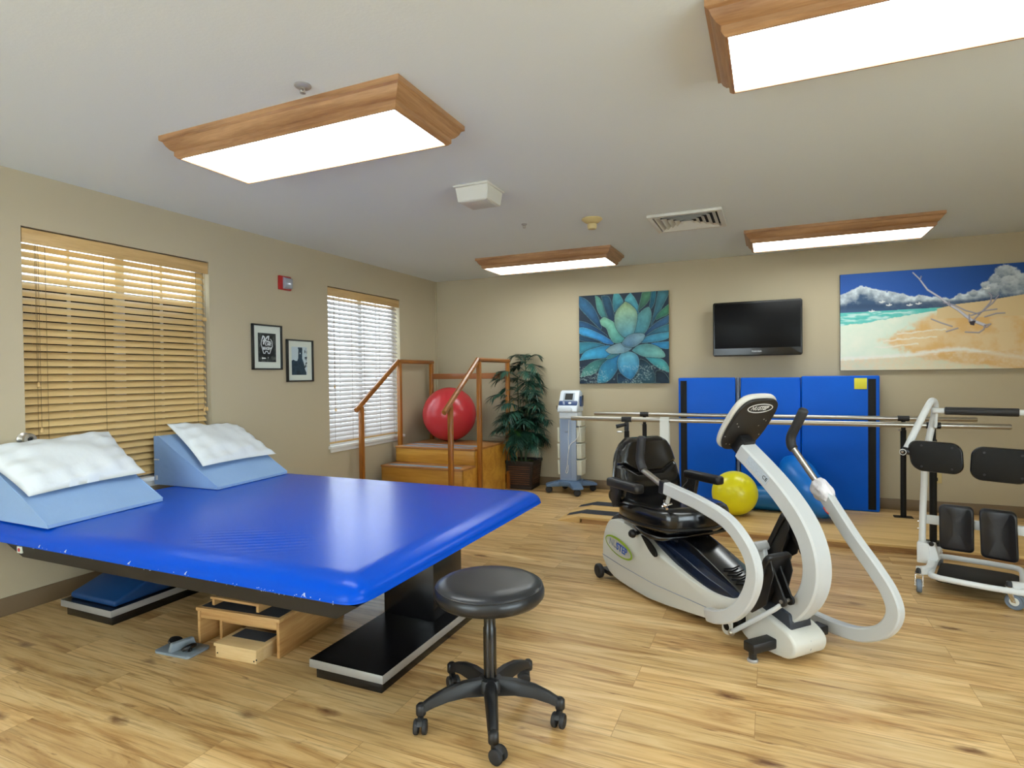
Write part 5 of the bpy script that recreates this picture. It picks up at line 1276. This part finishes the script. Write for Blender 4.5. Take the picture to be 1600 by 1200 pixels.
def seatfn(c):
    e = math.sqrt(((c.x-.42)/.26)**2+(c.y/.24)**2); z = c.z
    if z > .47: z += -.022*max(0, 1-e*e*1.1)+.012*math.cos(c.x*24)*(1-min(1, e))*.0
    return (c.x, c.y, z+(.02*(c.x-.42)))
def cushion(poly, z0, z1, fn, name, mt, flat=False):
    """domed pad: nested outlines rising to the top"""
    b = bmesh.new(); cx = sum(p[0] for p in poly)/len(poly); cy = sum(p[1] for p in poly)/len(poly); R_ = []
    prof = [(.93, 0), (.985, .12), (1.0, .35), (1.0, .55), (.985, .75), (.95, .90), (.88, 1.0), (.70, 1.0), (.45, .96), (.2, .93)]
    if flat: prof = [(.97, 0), (.99, .15), (1.0, .45), (.99, .72), (.965, .90), (.93, .99), (.86, 1.03), (.6, 1.05), (.3, 1.06)]
    for (k, zz) in prof: R_.append([b.verts.new(fn(Vector((cx+(p[0]-cx)*k, cy+(p[1]-cy)*k, z0+(z1-z0)*zz)))) for p in poly])
    n = len(poly)
    for A_, B_ in zip(R_, R_[1:]):
        for j in range(n): b.faces.new((A_[j], A_[(j+1) % n], B_[(j+1) % n], B_[j]))
    b.faces.new(R_[0][::-1]); b.faces.new(R_[-1]); bmesh.ops.recalc_face_normals(b, faces=b.faces[:])
    return b
sc_ = MB().absorb(cushion(ss, .415, .545, lambda c: (c.x, c.y, c.z+.03*(c.x-.42)), '', None)).build('seat_cushion', M['gloss'], t, ang=60)
MB().tube([(a*1.0, b_, .440+.03*(a-.42)) for a, b_ in ss], .006, 6, closed=True).build('piping', M['black'], sc_)
bo = [(-.215, .0), (-.226, .10), (-.222, .21), (-.205, .29), (-.165, .345), (-.09, .368), (.09, .368), (.165, .345), (.205, .29), (.222, .21), (.226, .10), (.215, .0), (.13, -.02), (-.13, -.02)]
bs_ = [(p.x, p.y) for p in spline([(a, b_, 0) for a, b_ in bo+[bo[0]]], 4)][:-1]
lean = Vector((-.13, 0, 1)).normalized(); Mb = Matrix.Identity(4); fw = Vector((lean.z, 0, -lean.x)).normalized()
for i in range(3): Mb[i][0] = (0, -1, 0)[i]; Mb[i][1] = lean[i]; Mb[i][2] = fw[i]; Mb[i][3] = (.155, 0, .515)[i]
WH = [.205, .222, .228, .229, .227, .222, .216, .208, .198, .184, .160, .112]
def bw(v): return float(np.interp(v, np.linspace(0, 1, len(WH)), WH))
def vcrease(u): return .44+.13*min(1, max(0, abs(u)-.42)/.42)
def bpt(u, v, side):
    a = 2*u-1; x = a*bw(v); y = -.015+.385*v
    fall = (max(0, 1-abs(a)**5))**.45*min(1, min(v+.001, 1-v+.0005)/.07)**.45
    th = .075+.022*math.exp(-((v-.25)/.16)**2)-.012*math.exp(-((v-.72)/.2)**2)*(1-abs(a)**2)-.030*math.exp(-((v-vcrease(a))/.022)**2)*(1 if abs(a) < .98 else .4)
    wing = .030*abs(a)**2.4
    return Mb @ Vector((x, y, (th*fall+wing) if side else (-.004+wing*fall)))
b = MB(); b.grid(lambda u, v: bpt(u, v, 1), 48, 60); b.grid(lambda u, v: bpt(u, v, 0), 48, 60)
bmesh.ops.remove_doubles(b.bm, verts=b.bm.verts[:], dist=.0012); bmesh.ops.recalc_face_normals(b.bm, faces=b.bm.faces[:])
bkr = b.build('backrest', M['gloss'], t, ang=180)
MB().prism([(a*.93, b_*.93) for a, b_ in bs_], -.022, -.002, 'z', .006, M4=Mb).build('seat_shell', M['black'], t)
for s_ in (-1, 1):
    ap = MB().prism(rrect(.345, s_*.285, .30, .062, .02), .618, .668, 'z', .014, 3).build('armrest', M['black'], t)
    MB().prism([(.215, .62), (.30, .62), (.275, .52), (.245, .50), (.225, .54)], s_*.285-.014, s_*.285+.014, 'y', .004).build('armrest_hanger', M['black'], ap)
    MB().tube(spline([(.235, s_*.285, .60), (.195, s_*.275, .555), (.185, s_*.22, .50), (.21, s_*.12, .455)], 5), .016, 12).build('armrest_arm', M['black'], ap)

# ------------------------------------------------------------------ standing aid (local x = across, local y = towards the far wall)
t = thing('standing_aid', 'white wheeled sit-to-stand aid with black seat pads and knee pads, at the right edge', 'patient lift', (4.586, -2.29, 0), math.atan2(-.29, .957))
C0 = .282; UY = .27
def mir(s_, x): return x if s_ < 0 else 2*C0-x
for s_ in (-1, 1):
    mx = lambda x: mir(s_, x)
    up = MB().tube(spline([(mx(-.012), UY, .13), (mx(-.008), UY, .40), (mx(.0), UY-.005, .60), (mx(.002), UY, .70), (mx(.02), UY+.05, .86), (mx(.045), UY+.05, 1.0), (mx(.052), UY+.015, 1.065), (mx(.045), UY-.05, 1.092), (mx(.028), UY-.11, 1.06), (mx(-.02), UY-.20, .93), (mx(-.058), UY-.27, .82)], 6), .0185, 14).build('upright', M['white'], t)
    MB().box(min(mx(-.035), mx(.03)), max(mx(-.035), mx(.03)), UY-.04, UY+.035, .10, .225, .006).build('upright_bracket', M['white'], up)
    g = MB(); g.prism([(mx(.012), .225), (mx(.055), .225), (mx(.075), .14), (mx(.05), .10), (mx(.012), .10)] if s_ < 0 else [(mx(.012), .225), (mx(.012), .10), (mx(.05), .10), (mx(.075), .14), (mx(.055), .225)], UY-.035, UY+.02, 'y', .003); g.build('gusset_plate', M['white'], up)
    MB().sphere((mx(.038), UY-.037, .225), .014, 12).build('bumper', M['black'], up)
    wx = -.0 if s_ < 0 else .40
    lg = MB().sweep(spline([(mx(.04), UY-.02, .105), (mx(.04), UY-.14, .10), (wx+(.02 if s_ < 0 else .035), .03, .115), (wx, -.005, .12)], 5), .020, .022, (1, 0, 0), .004).build('base_leg', M['white'], t)
    MB().sweep([(mx(.04), UY, .10), (mx(.04), UY+.38, .10)], .020, .022, (1, 0, 0), .004).build('rear_leg', M['white'], t)
    for (cx, cy, rot, rr) in ((wx, -.005, .15 if s_ < 0 else 1.25, .038 if s_ < 0 else .044), (mx(.04), UY+.36, .3, .036)):
        Mc = Matrix.Translation((cx, cy, 0)) @ Matrix.Rotation(rot, 4, 'Z')
        cs_ = MB().lathe([(.001, -.013), (rr*.55, -.013), (rr*.75, -.010), (rr-.003, -.013), (rr, -.009), (rr, .009), (rr-.003, .013), (rr*.75, .010), (rr*.55, .013), (.001, .013)], (0, -.024, rr+.001), 28, 'y', M4=Mc @ Matrix.Rotation(0, 4, 'Z')) if False else MB().lathe([(.001, -.013), (rr*.55, -.013), (rr*.75, -.010), (rr-.003, -.013), (rr, -.009), (rr, .009), (rr-.003, .013), (rr*.75, .010), (rr*.55, .013), (.001, .013)], (0, -.024, rr+.001), 28, 'x', M4=Mc)
        wo = cs_.build('caster_wheel', M['castergrey'], t)
        MB().lathe([(.001, -.0145), (rr*.5, -.0145), (rr*.5, .0145), (.001, .0145)], (0, -.024, rr+.001), 22, 'x', M4=Mc).build('wheel_hub', M['whitep'], wo)
        f = MB()
        for q in (-1, 1): f.prism([(.016, 2*rr+.022), (-.016, 2*rr+.022), (-.034, rr-.004), (-.014, rr-.004)], q*.018-.0015, q*.018+.0015, 'x', .0005, M4=Mc)
        f.box(-.0195, .0195, -.018, .018, 2*rr+.018, 2*rr+.023, .001, M4=Mc); f.cyl((-.022, -.024, rr+.001), (.022, -.024, rr+.001), .005, M4=Mc, seg=12); f.lathe([(.001, 2*rr+.022), (.021, 2*rr+.022), (.021, 2*rr+.030), (.001, 2*rr+.030)], seg=20, M4=Mc)
        f.build('caster_fork', M['chrome'], wo)
        MB().lathe([(.016, 2*rr+.030), (.018, 2*rr+.034), (.013, 2*rr+.052), (.006, 2*rr+.058), (.001, 2*rr+.058)], seg=20, M4=Mc).build('swivel_cap', M['black'], wo)
    # seat pad hanging from its pivot
    px0, px1 = (-.045, .205) if s_ < 0 else (.235, .50)
    zc, hz = (.785, .175) if s_ < 0 else (.765, .185)
    out = rrect((px0+px1)/2, zc, px1-px0, hz, .055, 8)
    out = [(a+(zc-b_)*.16*(-1 if s_ > 0 else 1)*(1 if (a < (px0+px1)/2) == (s_ < 0) else .3), b_-(a-px0)*.03) for a, b_ in out]
    pd = MB().prism(out, -.022, .022, 'y', .012, 3).build('seat_pad', M['gloss'], t, ang=45)
    MB().prism([((a-(px0+px1)/2)*.95+(px0+px1)/2, (b_-zc)*.95+zc) for a, b_ in out], -.026, -.020, 'y', .002).build('pad_backing', M['blackmatte'], pd)
    k = MB(); 
    for (a, b_) in ((px0+.06, zc+.06), (px1-.05, zc+.055), (px0+.06, zc-.06), (px1-.05, zc-.065)): k.cyl((a, -.0262, b_), (a, -.0285, b_), .006, seg=12)
    k.build('pad_bolt', M['black'], pd)
    xx = mx(-.062); pv = MB().cyl((xx-.02, 0, .81), (xx+.03, 0, .80), .020).build('pad_pivot', M['black'], t)
    MB().tube([(xx-.012+.016*math.cos(a_), -.025, .80+.016*math.sin(a_)) for a_ in [2*PI*i/16 for i in range(16)]], .002, 6, closed=True).build('pull_ring', M['steel'], pv)
    MB().cyl((xx-.015, -.03, .80), (xx-.015, .0, .81), .006).build('spring_pin', M['steel'], pv)
    # knee pad
    kx0, kx1, kz0, kz1 = (.078, .243, .205, .475) if s_ < 0 else (.252, .42, .19, .475)
    kp = rrect((kx0+kx1)/2, (kz0+kz1)/2, kx1-kx0, kz1-kz0, .028, 6); kp = [(a+(b_-kz0)*(-.035 if s_ > 0 else -.01)+(.02 if s_ > 0 else 0), b_) for a, b_ in kp]
    def kf(c, kx0=kx0, kx1=kx1):
        q = (c.x-(kx0+kx1)/2)/((kx1-kx0)/2); return (c.x, c.y-.022*q*q+.01*(c.z-.33)*2, c.z)
    g = bmesh.new(); 
    kk = cushion(kp, 0, .045, lambda c: c, '', None, flat=True)
    Mk = Matrix.Identity(4); Mk[0][0] = 1; Mk[1][1] = 0; Mk[1][2] = -1; Mk[2][1] = 1; Mk[2][2] = 0; Mk[1][3] = UY+.0
    bmesh.ops.transform(kk, matrix=Mk, verts=kk.verts[:])
    for v in kk.verts: v.co = Vector(kf(v.co))
    MB().absorb(kk).build('knee_pad', M['leather'] if False else P('knee_pad_vinyl', srgb(15, 18, 26), .30), t, ang=60)
    hw = MB()
    for zz in (.345, .30): hw.cyl((mx(-.035), UY, zz), (mx(-.012), UY, zz), .006)
    hw.build('adjusting_bolts', M['chrome'], up)
MB().box(.0, 2*C0, UY+.005, UY+.045, .335, .385, .004).build('knee_bar', M['white'], t)
hbz = 1.03
hb = MB().cyl((.04, UY-.0, hbz), (2*C0-.04, UY-.0, hbz), .0165, seg=18).build('handle_bar', M['white'], t)
MB().tube([(.10, UY, hbz), (.104, UY, hbz), (.436, UY, hbz), (.44, UY, hbz)], .023, 18, radii=[.019, .0235, .0235, .019]).build('foam_grip', M['foam'], hb)
MB().tube(spline([(.045, UY+.06, 1.0), (.05, UY+.075, .95), (.052, UY+.03, .93), (.06, UY+.005, 1.02)], 5), .009, 10).build('bar_brace', M['white'], hb)
fp = MB().tube(spline([(.10, -.015, .098), (.30, -.03, .098), (.46, -.02, .098)], 5)+spline([(.455, .06, .098), (.455, .40, .098), (.42, .47, .098)], 5)+spline([(.30, .48, .098), (.12, .48, .098), (.07, .46, .098), (.05, .40, .098), (.05, .08, .098), (.06, .01, .098)], 5), .0165, 12, closed=True).build('footrest_frame', M['white'], t)
MB().prism(rrect(.255, .225, .37, .40, .04), .062, .074, 'z', .003).build('foot_plate', M['blackmatte'], t)
